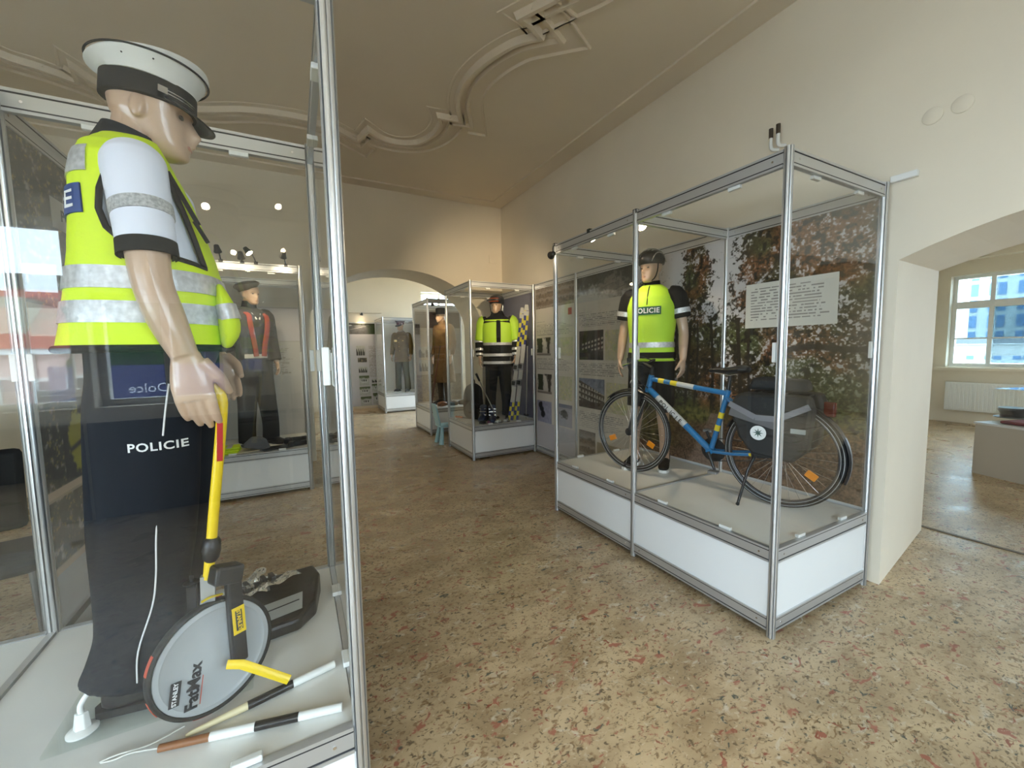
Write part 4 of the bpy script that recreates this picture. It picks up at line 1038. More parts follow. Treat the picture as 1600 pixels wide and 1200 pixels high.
# ---- greatcoat mannequin
COAT = mat('brown_wool', (.14, .078, .030), .9, noise=(8, .25), bump=(14, .5, .02))
LV4 = [(.44, -.20, .20, .235), (.60, -.185, .185, .225), (.85, -.165, .155, .205), (1.05, -.145, .135, .185), (1.25, -.145, .15, .20), (1.38, -.152, .152, .212), (1.47, -.14, .13, .205), (1.53, -.12, .09, .15), (1.57, -.10, .065, .09), (1.60, -.09, .055, .08)]
m4 = mannequin('mannequin', 'mannequin in a long brown greatcoat and black hat', (2.56, 7.68, ZB), math.radians(200), dict(
    head_yaw=-.2, vox=.010, trousers=mat('dark_brown_cloth', (.045, .032, .020), .9), top=COAT, coat=LV4, shoe=LEATHER, leg_r=(.09, .075, .06), top_name='greatcoat', sleeve_r=(.085, .075, .062)))
mb = MB(); mb.lathe([(.150, .0), (.155, .012), (.102, .016), (.104, .03), (.108, .09), (.105, .115), (.08, .128), (.01, .130)], (0.015, 0, 1.745), None, 32, 1.1, .95); part('hat', mb, mat('black_felt', (.010, .010, .011), .8), m4, True, local=True)
mb = MB(); mb.tube([(0, 0, 1.56), (0, 0, 1.63)], [(.085, .080), (.074, .072)], 20); part('collar', mb, COAT, m4, True, local=True)
# ---- officer
OLIVE = mat('olive_cloth', (.17, .112, .035), .85, noise=(10, .15), bump=(18, .3, .01)); OLIVE2 = mat('olive_green_cloth', (.085, .085, .040), .85, bump=(16, .3, .01))
LV5 = [(.78, -.145, .145, .20), (.92, -.14, .135, .19), (1.06, -.125, .122, .172), (1.25, -.135, .142, .192), (1.38, -.142, .145, .210), (1.47, -.135, .125, .205), (1.53, -.11, .085, .15), (1.57, -.09, .055, .085), (1.59, -.08, .05, .075)]
m5 = mannequin('mannequin', 'mannequin of an officer in olive tunic with dark red peaked cap', (2.50, 10.92, ZB), math.radians(232), dict(
    head_yaw=-.15, vox=.010, trousers=OLIVE2, top=OLIVE, coat=LV5, shoe=LEATHER, top_name='tunic', spread=(.16, .12), xoff=(.05, 0), leg_r=(.100, .085, .078)))
for k in range(4):
    z = 1.40-.11*k; mb = MB(); mb.sphere((np.interp(z, [l[0] for l in LV5], [l[2] for l in LV5])+.004, 0, z), (.006, .011, .011), 10, 6); part('button', mb, mat('brass', (.65, .45, .15), .3, .9), m5, local=True)
mb = MB(); mb.bar((.138, .09, 1.33), (.138, .13, 1.33), .006, .02); mb.bar((.138, -.13, 1.33), (.138, -.05, 1.33), .006, .05); part('badges', mb, MATS['brass'], m5, local=True)
for sg in (1, -1):
    mb = MB(); mb.bar((.0, sg*.10, 1.545), (-.01, sg*.19, 1.512), .05, .012); part('epaulette', mb, mat('gold_braid', (.45, .30, .08), .5, .3), m5, local=True)
mb = MB(); mb.tube([(.0, 0, 1.57), (.0, 0, 1.62)], [(.070, .068), (.064, .062)], 18); part('collar', mb, mat('shirt_beige', (.45, .40, .30), .8), m5, True, local=True)
cap(m5, V((.02, 0, 1.765)), rot(-.15, .1), mat('dark_red_cloth', (.07, .018, .014), .8), mat('red_band', (.12, .02, .02), .8), LEATHER, 1.0)
# ---- dark jacket with red harness and beret
GREYJ = mat('charcoal_cloth', (.028, .028, .032), .8, bump=(16, .4, .012)); REDV = mat('red_harness', (.30, .035, .015), .6)
m6 = mannequin('mannequin', 'mannequin in charcoal jacket with red harness and brown beret', (-.42, 5.50, ZB), math.radians(-52), dict(
    head_yaw=.1, vox=.009, trousers=BLACK, top=GREYJ, shoe=LEATHER, spread=(.12, .12), xoff=(.06, 0), leg_r=(.118, .10, .088), sleeve_r=(.088, .075, .062)))
lv6 = root_lv[m6.name]
for sg in (1, -1):
    pts = []
    for z, y in ((1.02, .045), (1.15, .06), (1.28, .085), (1.40, .10), (1.48, .10)):
        xf, hw = [np.interp(z, [l[0] for l in lv6], [l[c] for l in lv6]) for c in (2, 3)]; pts.append(V((xf*(max(0, 1-(y/hw)**2.4))**(1/2.4)+.012, sg*y, z)))
    pts.append(V((.0, sg*.11, 1.535)))
    mb = MB(); mb.tube(pts, [(.010, .030)]*6, 10, ref=(1, 0, 0), k=3); part('harness_strap', mb, REDV, m6, True, local=True)
    mb = MB(); mb.tube([V((.055, sg*.075, 1.545)), V((.10, sg*.05, 1.50)), V((.135, sg*.015, 1.43))], [(.005, .010)]*3, 8, k=3); part('lanyard', mb, WHITEPL, m6, True, local=True)
part('waist_label', band(lv6, 1.0, 1.045, .008, 2.4, 24, -.9, .5), mat('pale_label', (.55, .52, .50), .5), m6, True, local=True)
mb = MB(); mb.tube([(-.01, 0, 1.56), (0, 0, 1.64)], [(.08, .076), (.068, .066)], 18); part('collar', mb, NAVY, m6, True, local=True)
mb = MB(); mb.lathe([(.090, -.005), (.098, .012), (.128, .045), (.130, .060), (.10, .085), (.04, .095), (.004, .096)], (0, 0, 0), None, 32, 1.1, .95); mb.v = [tuple(rot(.1, -.10, .22) @ V((x, y-.012, z))+V((.01, 0, 1.765))) for x, y, z in mb.v]; part('beret', mb, mat('brown_felt', (.075, .055, .025), .9), m6, True, local=True)
# ------------------------------------------------------------------ police bicycle
BF = V((2.49, 2.545, ZB)); BD = V((.235, -.972, 0)).normalized(); BN = V((BD.y*-1, BD.x, 0))*1.0
BN = V((.972, .235, 0))   # away from the viewer side
bike = thing('bicycle', 'blue police trekking bicycle with yellow stripes and black panniers, in the long case', 'bicycle', BF+BD*.545, 0)
def b(s, z, n=0): return BF+BD*s+BN*n+V((0, 0, z))
BLUE = mat('blue_paint', (.012, .17, .42), .3, coat=.4); BYEL = mat('yellow_stripe', (.78, .62, .03), .4); BGREY = mat('silver_stripe', (.55, .56, .56), .4); RUB = mat('tyre_rubber', (.012, .012, .012), .7)
TYR = .345
FA, RA_, BBK, HL, HT, ST = b(0, TYR), b(1.09, TYR), b(.65, .29), b(.140, .70), b(.175, .825), b(.755, .715)
mb = MB()
mb.cyl(HL-(HT-HL)*.1, HT, .022); mb.cyl(HT.lerp(HL, .25), ST, .019); mb.cyl(HT.lerp(HL, .85), BBK, .024); mb.cyl(BBK, ST+(ST-BBK)*.06, .018); mb.cyl(BBK-BN*.035, BBK+BN*.035, .024)
for sg in (-1, 1):
    mb.tube([BBK+BN*sg*.02, b(.80, .30, sg*.045), RA_+BN*sg*.06], [.012, .011, .010], 10); mb.tube([ST.lerp(BBK, .06)+BN*sg*.015, b(.88, .58, sg*.05), RA_+BN*sg*.06], [.010, .009, .009], 10)
frm = part('frame', mb, BLUE, bike, True)
def sleeve(p, q, f0, f1, r, m, nm='stripe', tw=0):
    part(nm, MB().cyl(p.lerp(q, f0), p.lerp(q, f1), r), m, frm, True)
tt = (HT.lerp(HL, .25), ST); dt = (HT.lerp(HL, .85), BBK); stt = (BBK, ST)
sleeve(*tt, .12, .20, .0196, BYEL); sleeve(*tt, .29, .38, .0196, BYEL); sleeve(*tt, .38, .60, .0196, BGREY)
sleeve(*dt, .16, .62, .0247, BGREY); sleeve(*stt, .36, .46, .0187, BYEL); sleeve(*stt, .58, .68, .0187, BYEL)
for sg in (-1, 1):
    for f0, f1 in ((.42, .55), (.68, .82)): sleeve(b(.80, .30, sg*.045), RA_+BN*sg*.06, f0, f1, .0112, BYEL)
dd = (dt[1]-dt[0]).normalized(); up = V((0, 0, 1)); up = (up-dd*up.dot(dd)).normalized()
for k, ch in enumerate('POLICIE'):
    f = .24+.055*k-(.02 if k > 3 else 0); part('letter', text_mesh(ch, .046, frame(dt[0].lerp(dt[1], f)-BN*.0255, dd, up), .0008, bold=.0004), BLACKPL, frm)
def wheel(c, name):
    w = []
    ring = lambda r, n=0: [c+BD*r*math.cos(t)+V((0, 0, r*math.sin(t)))+BN*n for t in [2*PI*i/64 for i in range(64)]]
    mb = MB(); mb.tube(ring(TYR-.018), .018, 12, ref=BN, closed=True); o = part(name, mb, RUB, bike, 'all')
    mb = MB(); mb.tube(ring(TYR-.040), [(.011, .009)]*64, 8, ref=BN, closed=True); part('rim', mb, mat('dark_rim', (.10, .10, .11), .3, .8), o, 'all')
    for s in (-1, 1):
        mb = MB(); mb.tube(ring(TYR-.034, s*.0115), .0018, 5, ref=BN, closed=True); part('rim_line', mb, BGREY, o, 'all')
        mb = MB(); mb.tube(ring(TYR-.015, s*.0182), .0022, 5, ref=BN, closed=True); part('reflective_line', mb, mat('grey_reflective', (.40, .41, .42), .4), o, 'all')
    mb = MB()
    for i in range(32):
        a = 2*PI*i/32; s = 1 if i % 2 else -1; a2 = a+(.35 if i % 4 < 2 else -.35)
        mb.tube([c+BD*.025*math.cos(a2)+V((0, 0, .025*math.sin(a2)))+BN*s*.028, c+BD*(TYR-.045)*math.cos(a)+V((0, 0, (TYR-.045)*math.sin(a)))], .0011, 4)
    part('spokes', mb, STEEL, o)
    mb = MB(); mb.cyl(c-BN*.05, c+BN*.05, .020); mb.cyl(c-BN*.055, c-BN*.02, .032); part('hub', mb, BLACKPL, o, True)
    return o
ORA = mat('orange_reflector', (.85, .28, .01), .3)
for c, nm, angs in ((FA, 'front_wheel', (3.55, -.45)), (RA_, 'rear_wheel', (2.85, -.55))):
    o = wheel(c, nm)
    for a in angs:
        ce = c+BD*.20*math.cos(a)+V((0, 0, .20*math.sin(a)))-BN*.012; rd = (ce-c).normalized()
        mb = MB(); mb.bar(ce-rd*.032, ce+rd*.032, .045, .012, BN); part('spoke_reflector', mb, ORA, o, bevel=.004)
def guard(c, a0, a1, nm):
    rows = []
    for i in range(25):
        a = a0+(a1-a0)*i/24; r = TYR+.016; ctr = c+BD*r*math.cos(a)+V((0, 0, r*math.sin(a))); rd = BD*math.cos(a)+V((0, 0, math.sin(a)))
        rows.append([ctr+BN*n*.026-rd*(.010 if abs(n) > .9 else 0) for n in (-1, -.6, 0, .6, 1)]+[ctr+BN*n*.024-rd*(.012 if abs(n) > .9 else .003) for n in (1, .6, 0, -.6, -1)])
    mb = MB(); mb.rings(rows); part(nm, mb, BLACKPL, bike, True)
guard(FA, .55, 2.30, 'front_mudguard'); guard(RA_, -.35, 2.75, 'rear_mudguard')
mb = MB()
for sg in (-1, 1): mb.tube([FA+BN*sg*.05, b(.045, .50, sg*.055), b(.10, .66, sg*.05)], [.011, .016, .019], 12)
mb.cyl(b(.10, .655, -.055), b(.10, .655, .055), .024); mb.cyl(b(.10, .655), HL, .02); part('fork', mb, BLACKPL, bike, True)
mb = MB()
for sg in (-1, 1): mb.cyl(b(.062, .56, sg*.054), b(.098, .66, sg*.05), .0125)
part('fork_stanchions', mb, STEEL, bike, True)
mb = MB(); mb.cyl(HT, HT+V((0, 0, .06)), .016); mb.tube([HT+V((0, 0, .055)), b(.10, .915)], .016, 12); part('stem', mb, BLACKPL, bike, True)
mb = MB(); mb.tube([b(.17, .955, -.31), b(.12, .945, -.16), b(.10, .915, -.05), b(.10, .915, .05), b(.12, .945, .16), b(.17, .955, .31)], .0125, 12, ref=(0, 0, 1), k=4); hb = part('handlebar', mb, BLACKPL, bike, True)
for sg in (-1, 1):
    mb = MB(); mb.tube([b(.128, .948, sg*.19), b(.172, .956, sg*.315)], [.017, .018], 14, ref=(0, 0, 1)); part('grip', mb, RUB, hb, True)
    mb = MB(); mb.tube([b(.10, .935, sg*.15), b(.07, .915, sg*.19), b(.075, .905, sg*.26)], .007, 8, ref=(0, 0, 1)); part('brake_lever', mb, STEEL, hb, True)
mb = MB(); mb.tube([b(.11, .94, -.12), b(.0, .96, -.08), b(.03, .80, -.06), b(.12, .70, -.04)], .004, 6, k=5); mb.tube([b(.11, .94, .12), b(.0, .97, .05), b(.05, .82, -.03), b(.16, .72, -.03)], .004, 6, k=5); part('brake_cables', mb, BLACKPL, hb, True)
mb = MB(); mb.cyl(b(.04, .74), b(.0, .75), .028, .034); mb.cyl(b(.09, .73), b(.04, .74), .01); fl = part('headlamp', mb, BLACKPL, bike, True)
part('lens', MB().cyl(b(.001, .75), b(-.004, .75), .030), WHITEPL, fl, True)
mb = MB(); mb.cyl(ST, b(.770, .845), .014); part('seat_post', mb, BLACKPL, bike, True)
mb = MB(); mb.tube([b(.630, .872), b(.68, .878), b(.74, .876), b(.80, .880), b(.85, .888), b(.885, .884)], [(.014, .018), (.018, .022), (.022, .035), (.028, .065), (.030, .078), (.018, .055)], 18, ref=(0, 0, 1), k=4); part('saddle', mb, LEATHER, bike, 'all')
mb = MB(); mb.tube([b(.68, .86, .02), b(.77, .845, .02), b(.84, .862, .02)], .004, 6); mb.tube([b(.68, .86, -.02), b(.77, .845, -.02), b(.84, .862, -.02)], .004, 6); part('saddle_rails', mb, STEEL, bike)
mb = MB(); mb.lathe([(.085, -.002), (.088, 0), (.085, .002)], BBK+BN*.045, frame((0, 0, 0), BD, (0, 0, 1)).to_3x3(), 40); part('chainring', mb, BLACKPL, bike)
for sg, a in ((-1, -.95), (1, 2.19)):
    e = BBK+BN*sg*.06+BD*.165*math.cos(a)*.6+V((0, 0, .165*math.sin(a)*.95)); mb = MB(); mb.tube([BBK+BN*sg*.05, e], [.013, .010], 10); cr = part('crank', mb, BLACKPL, bike, True)
    mb = MB(); mb.bar(e+BN*sg*.03-BD*.032, e+BN*sg*.03+BD*.032, .055, .02, (0, 0, 1)); part('pedal', mb, mat('pedal_metal', (.35, .35, .36), .35, .7), cr, bevel=.006)
mb = MB(); n_ = BN*.045
for s_, e_ in ((BBK+V((0, 0, .087))+n_, RA_+V((0, 0, .04))+n_), (BBK-V((0, 0, .087))+n_, RA_-V((0, 0, .05))+n_)): mb.tube([s_, e_], .004, 6)
mb.cyl(RA_+BN*.02, RA_+BN*.05, .05); part('chain_and_cassette', mb, mat('dark_steel', (.12, .12, .12), .4, .9), bike, True)
mb = MB(); mb.tube([b(.965, .325, -.075), b(.93, .22, -.10), b(.90, .004, -.17)], [.011, .009, .009], 10); mb.bar(b(.94, .33, -.07), b(1.04, .345, -.07), .012, .05); ks = part('kickstand', mb, BLACKPL, bike, True)
part('stand_foot', MB().sphere(b(.90, .006, -.17), .012, 8, 6), RUB, ks)
mb = MB()
for sg in (-1, 1): mb.tube([b(.80, .70, sg*.045), b(1.0, .735, sg*.06), b(1.24, .735, sg*.06)], .006, 8); mb.tube([RA_+BN*sg*.065, b(1.08, .735, sg*.06)], .006, 8); mb.tube([RA_+BN*sg*.065, b(1.20, .735, sg*.06)], .006, 8)
for s in (.95, 1.1, 1.24): mb.cyl(b(s, .735, -.06), b(s, .735, .06), .006, n=8)
part('luggage_rack', mb, BLACKPL, bike, True)
BAG = mat('pannier_fabric', (.014, .014, .015), .7, bump=(30, .4, .006)); GST = mat('grey_strip', (.22, .215, .235), .45)
for sg in (-1, 1):
    mb = MB(); pr = [(.86, .70), (.84, .64), (.90, .46), (.98, .36), (1.20, .34), (1.27, .42), (1.29, .66), (1.27, .74), (.90, .75)]
    mb.prism([b(s, z, sg*.075) for s, z in pr], BN*sg*.13); bag = part('pannier', mb, BAG, bike, True, bevel=.02)
    st_ = MB(); st_.bar(b(.845, .675, sg*.211), b(1.0, .60, sg*.211), .035, .004, BN); st_.bar(b(1.0, .60, sg*.211), b(1.12, .60, sg*.211), .035, .004, BN); st_.bar(b(1.12, .60, sg*.211), b(1.28, .69, sg*.211), .035, .004, BN); part('reflective_strip', st_, GST, bag)
    st_ = MB(); st_.bar(b(.85, .625, sg*.211), b(1.13, .555, sg*.211), .05, .003, BN); part('reflective_strip', st_, mat('dark_grey_strip', (.12, .115, .125), .5), bag)
    st_ = MB(); st_.bar(b(1.19, .54, sg*.2085), b(1.265, .54, sg*.2085), .028, .004, BN); part('reflective_label', st_, mat('pale_grey_label', (.36, .38, .37), .4), bag)
    lg = MB(); Ml = frame((0, 0, 0), BD, (0, 0, 1)).to_3x3(); lg.lathe([(.045, -.001), (.045, .001)], b(1.02, .505, sg*.212), Ml, 28); lo = part('round_badge', lg, MATS['white_print'], bag)
    stt_ = MB()
    for k in range(8):
        a = PI*k/4; ce = b(1.02, .505, sg*.2135); stt_.add([ce+BD*.03*math.cos(a)+V((0, 0, .03*math.sin(a))), ce+BD*.011*math.cos(a+.35)+V((0, 0, .011*math.sin(a+.35))), ce, ce+BD*.011*math.cos(a-.35)+V((0, 0, .011*math.sin(a-.35)))], [(0, 1, 2, 3)])
    part('badge_star', stt_, mat('dark_green_ink', (.02, .08, .06), .5), lo)
mb = MB(); mb.prism([b(.90, .76, -.07), b(1.24, .76, -.07), b(1.22, .83, -.06), b(.93, .84, -.06)], BN*.14); part('rack_bag', mb, BAG, bike, True, bevel=.02)
mb = MB(); mb.box(b(1.335, .66), (.03, .06, .09)); part('tail_light', mb, mat('tail_light_red', (.10, .01, .01), .2), bike, bevel=.008)

# ------------------------------------------------------------------ measuring wheel in the hand of the traffic policeman
WC = V((-.255, 1.415, .648)); phi = math.radians(31); we = V((math.cos(phi), math.sin(phi), .03)).normalized(); wn = V((math.sin(phi), -math.cos(phi), .05)).normalized(); wz = we.cross(wn)*-1
if wz.z < 0: wz = -wz
mw = thing('measuring_wheel', 'yellow and grey measuring wheel held upright by the traffic policeman', 'measuring wheel', (WC.x, WC.y, .487))
WM = Matrix((we, wz, wn)).transposed()
DISC = mat('grey_wheel_plastic', (.42, .44, .46), .35, noise=(4, .05))
part('wheel_disc', MB().lathe([(.150, -.012), (.152, -.004), (.148, .010), (.135, .012), (.128, .007), (.04, .012), (.02, .016), (.002, .016)], WC, WM, 64), DISC, mw, True)
mb = MB(); mb.tube([WC+we*.1545*math.cos(t)+wz*.1545*math.sin(t) for t in [2*PI*i/72 for i in range(72)]], [(.0065, .016)]*72, 10, ref=tuple(we), closed=True)
tyre = part('tyre', mb, RUB, mw, 'all')
for a0 in (2.55, 3.3, 4.25, 5.6):
    mb = MB(); mb.tube([WC+we*.1615*math.cos(a0+t)+wz*.1615*math.sin(a0+t) for t in [.3*i/8 for i in range(9)]], [(.0012, .008)]*9, 6, ref=tuple(we)); part('red_mark', mb, mat('orange_red', (.55, .09, .05), .6), tyre)
# print on the disc reads bottom to top
rd = (wz*.97+we*.22).normalized(); rx = rd.cross(wn)
o_ = WC-we*.075-wz*.045+wn*.0125
part('print', text_mesh('FatMax', .042, frame(o_+rx*.014, rd, -rx), .0006, bold=.0012), mat('dark_print', (.03, .03, .035), .5), mw)
plate = MB(); plate.bar(o_-rd*.032-rx*.030+wn*.0006, o_+rd*.032-rx*.030+wn*.0006, .024, .001, wn); pl_ = part('label_plate', plate, MATS['dark_print'], mw)
part('print', text_mesh('STANLEY', .0145, frame(o_-rx*.030+wn*.0014, rd, -rx), .0004, bold=.0003), MATS['white_print'], pl_)
ul = MB(); ul.bar(o_-rd*.055+rx*.034, o_+rd*.022+rx*.034, .002, .0006, wn); part('underline', ul, MATS['orange_red'], mw)
# fork, counter housing, tube and grip
f0 = WC+wn*.028
mb = MB(); mb.bar(f0-wz*.045+we*.050, f0+wz*.235+we*.062, .040, .030, wn); hs = part('fork_leg', mb, BLACKPL, mw, bevel=.006)
yl = MB(); yl.bar(f0+wz*.045+we*.055+wn*.0158, f0+wz*.125+we*.058+wn*.0158, .034, .0012, wn); yo = part('label', yl, YEL, hs)
kk = MB(); kk.bar(f0+wz*.055+we*.0555+wn*.0168, f0+wz*.115+we*.0575+wn*.0168, .018, .0012, wn); part('label_plate', kk, MATS['dark_print'], yo)
part('print', text_mesh('STANLEY', .0150, frame(f0+wz*.085+we*.0565+wn*.0178, -wz, we), .0004, bold=.0004), YEL, yo)
mb = MB(); mb.bar(f0+wz*.21+we*.035+wn*.01, f0+wz*.26+we*.05+wn*.01, .075, .055, wn); part('counter_housing', mb, BLACKPL, mw, bevel=.008)
mb = MB(); mb.bar(V((-.262, 1.43, .78)), V((-.258, 1.43, .885)), .034, .02, (0, 1, 0)); part('steel_bracket', mb, mat('bracket_grey', (.45, .46, .47), .4, .6), mw)
mb = MB(); mb.bar(V((-.300, 1.43, .76)), V((-.297, 1.43, .865)), .022, .022, (0, 1, 0)); mb.cyl((-.297, 1.43, .862), (-.296, 1.43, .895), .005); mb.lathe([(.020, 0), (.020, .003)], (-.297, 1.43, .872), None, 18); part('brake_clamp', mb, BLACKPL, mw, True)
mb = MB(); mb.tube([(-.222, 1.385, .625), (-.185, 1.375, .618), (-.12, 1.365, .572), (-.068, 1.36, .532)], [(.004, .013)]*4, 10, ref=tuple(wn)); part('kick_stand', mb, YEL, mw, True, bevel=0)
mb = MB(); mb.tube([WC+wz*.172-we*.015+wn*.006, WC+wz*.177+we*.005+wn*.012, WC+wz*.172+we*.035+wn*.016], [(.002, .008)]*3, 8, ref=tuple(wz), k=3); part('dirt_scraper', mb, YEL, mw, True)
mb = MB(); mb.tube([(-.2575, 1.43, .875), (-.244, 1.43, .975), (-.232, 1.43, 1.07), (-.205, 1.43, 1.27), (-.196, 1.43, 1.345), (-.193, 1.43, 1.395), (-.203, 1.43, 1.425), (-.216, 1.43, 1.450)], [.0135, .0135, .0135, .0135, .014, .015, .0155, .016], 18, k=4); part('tube', mb, YEL, mw, True)
mb = MB(); mb.tube([(-.214, 1.43, 1.446), (-.228, 1.43, 1.472), (-.245, 1.43, 1.505), (-.262, 1.43, 1.54)], [.0175, .0185, .018, .016], 16, k=3); gp = part('grip', mb, BLACKPL, mw, True)
mb = MB(); mb.sphere((-.236, 1.4125, 1.488), (.008, .002, .014), 12, 6); part('grip_badge', mb, YEL, gp)
mb = MB(); mb.tube([(-.249, 1.43, .925), (-.247, 1.43, .935), (-.245, 1.43, .955), (-.241, 1.43, .985), (-.239, 1.43, .995)], [.014, .020, .024, .022, .015], 16); part('clamp_collar', mb, BLACKPL, mw, True)
mb = MB(); mb.bar((-.206, 1.4155, 1.22), (-.199, 1.4155, 1.33), .003, .014, (1, 0, 0)); part('red_sticker', mb, RED, mw)

# ------------------------------------------------------------------ other things in the nearest case
gp_ = thing('mannequin_base_plate', 'thick glass base plate under the traffic policeman', 'base plate', (-.42, 1.66, ZB))
part('plate', MB().box((-.405, 1.655, ZB+.006), (.47, .42, .010)), glass_mat('greenish_plate_glass', (.955, .975, .965)), gp_)
hk = thing('suction_hook', 'white plastic fitting standing on the corner of the glass base plate', 'plastic fitting', (-.575, 1.495, ZB+.011))
part('foot', MB().lathe([(.034, 0), (.034, .004), (.028, .008), (.012, .012)], (-.575, 1.495, ZB+.011), None, 28), WHITEPL, hk, True)
mb = MB(); mb.tube([(-.575, 1.495, ZB+.02), (-.574, 1.495, ZB+.065)], [(.020, .016), (.015, .012)], 6); part('socket', mb, WHITEPL, hk, False, bevel=.002)
mb = MB(); mb.tube([(-.574, 1.495, ZB+.06), (-.575, 1.497, ZB+.085), (-.560, 1.505, ZB+.11)], .007, 10, k=3); part('stem', mb, WHITEPL, hk, True)
def baton(label, p, q, segs, r=.0105, cord=None):
    p, q = V((*p, ZB+r+.001)), V((*q, ZB+r+.001)); t = thing('police_baton', label, 'baton', p, 0, 'striped traffic batons')
    for f0, f1, m, r0, r1, nm in segs: part(nm, MB().cyl(p.lerp(q, f0), p.lerp(q, f1), r0, r1, 18), m, t, True)
    if cord: 
        mb = MB(); mb.tube([V(c) for c in cord], .0022, 6, k=4); part('wrist_cord', mb, mat('white_string', (.75, .73, .68), .8), t, True)
    return t
CRM = mat('cream_wood', (.74, .64, .40), .5); BWD = mat('brown_wood', (.26, .10, .035), .45)
baton('cream and black traffic baton with white tip, without cord', (-.318, 1.335), (.062, 1.418),
      [(0, .02, CRM, .004, .006, 'handle_end'), (.02, .37, CRM, .0065, .011, 'handle'), (.37, .68, BLACKPL, .0118, .0118, 'black_band'), (.68, 1, WHITEPL, .0112, .0122, 'tip')])
baton('white and black traffic baton with brown handle and wrist cord', (-.372, 1.325), (.068, 1.226),
      [(0, .26, BWD, .0095, .0105, 'handle'), (.26, .50, WHITEPL, .0118, .0118, 'shaft'), (.50, .745, BLACKPL, .0120, .0120, 'black_band'), (.745, 1, WHITEPL, .0118, .0118, 'tip')],
      cord=[(-.372, 1.325, ZB+.012), (-.40, 1.342, ZB+.006), (-.44, 1.350, ZB+.008), (-.47, 1.352, ZB+.004), (-.50, 1.362, ZB+.003), (-.46, 1.358, ZB+.010), (-.40, 1.36, ZB+.004), (-.33, 1.385, ZB+.003)])
# black breath-test device lying open behind the wheel
dv = thing('device_case', 'open black plastic device case with grey display, behind the measuring wheel', 'device case', (-.10, 1.80, ZB))
def dvp(x, y, z): return V((-.10, 1.80, ZB))+Matrix.Rotation(.32, 3, 'Z') @ V((x, y, z))
def slab(P, h):   # polygon top face at heights
    n = len(P); mb = MB(); lo = [dvp(x, y, .002) for x, y, z in P]; hi = [dvp(x, y, z) for x, y, z in P]
    return mb.add(lo+hi, [tuple(range(n))[::-1], tuple(range(n, 2*n))]+[(j, (j+1) % n, n+(j+1) % n, n+j) for j in range(n)])
part('shell', slab([(-.20, -.10, .05), (.02, -.14, .05), (.10, -.09, .07), (.17, .05, .10), (.17, .12, .11), (-.02, .16, .11), (-.20, .14, .10)], .1), BLACKPL, dv, bevel=.012)
mb = MB(); mb.add([dvp(-.10, -.09, .062), dvp(.045, -.10, .062), dvp(.075, -.02, .083), (dvp(-.06, -.01, .083))], [(0, 1, 2, 3)]); me_ = part('display', mb, mat('grey_display', (.42, .43, .42), .3), dv)
mb = MB(); mb.bar(dvp(-.07, -.05, .076), dvp(.05, -.055, .076), .004, .002); part('display_line', mb, BLACKPL, me_)
for k in range(6): part('tooth', MB().box(dvp(-.15+.03*k, .10, .125), (.018, .05, .03), Matrix.Rotation(.32, 3, 'Z')), BLACKPL, dv, bevel=.003)
part('red_button', MB().sphere(dvp(-.185, .10, .125), (.016, .014, .012), 12, 8), RED, dv, True)
FOIL = mat('clear_foil', (.70, .69, .66), .12, .75, bump=(45, .9, .01))
for i, (x, y, z, L, W_, a, lb) in enumerate(((.02, .06, .128, .15, .05, .15, 'crumpled clear wrapper lying along the black device'), (-.08, .045, .125, .11, .04, -.2, 'folded shiny pouch on the black device'), (-.06, .11, .145, .10, .045, .75, 'upright shiny pouch leaning on the black device'))):
    mb = MB(); rows = []
    for k in range(9):
        f = k/8-.5; h = .006+.006*math.sin(k*2.1+i); w = W_/2*(1-.12*math.sin(k*1.7)); c_ = dvp(x+f*L*math.cos(a), y+f*L*math.sin(a), z+.006*math.sin(k*1.3+i)+(.03*f if i == 2 else 0)); s_ = Matrix.Rotation(.32+a, 3, 'Z') @ V((0, 1, 0))
        rows.append([c_-s_*w, c_-s_*w*.4+V((0, 0, h)), c_+s_*w*.3+V((0, 0, h*.6)), c_+s_*w, c_+V((0, 0, -.004))])
    mb.rings(rows); single('plastic_wrapper', mb, FOIL, lb, 'wrapper')

# ------------------------------------------------------------------ things in the beret mannequin's case
fv = thing('folded_vest', 'folded yellow reflective vest on the platform beside the beret mannequin', 'folded vest', (-.72, 5.20, ZB))
for k in range(3): 
    mb = MB(); mb.box((-.72+.015*k, 5.20, ZB+.014+.022*k), (.30-.03*k, .22-.015*k, .022), Matrix.Rotation(.1*k-.1, 3, 'Z')); part('fold', mb, HIVIS, fv, True, bevel=.009)
mb = MB(); mb.box((-.66, 5.20, ZB+.070), (.045, .20, .004)); mb.box((-.78, 5.20, ZB+.070), (.045, .20, .004)); part('reflective_band', mb, SILVER, fv)
single('cardboard_folder', MB().box((-.52, 5.17, ZB+.010), (.22, .18, .012), Matrix.Rotation(.4, 3, 'Z')), mat('buff_card', (.60, .52, .36), .7), 'buff card folder lying beside the folded yellow vest', 'folder', bevel=.003)
mb = MB(); mb.lathe([(.13, 0), (.12, .05), (.07, .12), (.01, .14)], (-.42, 5.16, ZB+.02), Matrix.Rotation(.25, 3, 'Y') @ Matrix.Rotation(-.2, 3, 'X'), 24, 1, .6); single('grey_cap', mb, mat('grey_felt', (.10, .105, .12), .8), 'grey cloth cap standing in front of the beret mannequin', 'cap', sm=True)
mb = MB(); mb.box((-.24, 5.16, ZB+.012), (.26, .15, .018), Matrix.Rotation(.25, 3, 'Z')); single('black_folder', mb, LEATHER, 'flat black leather case at the front of the beret mannequin', 'case', bevel=.005)
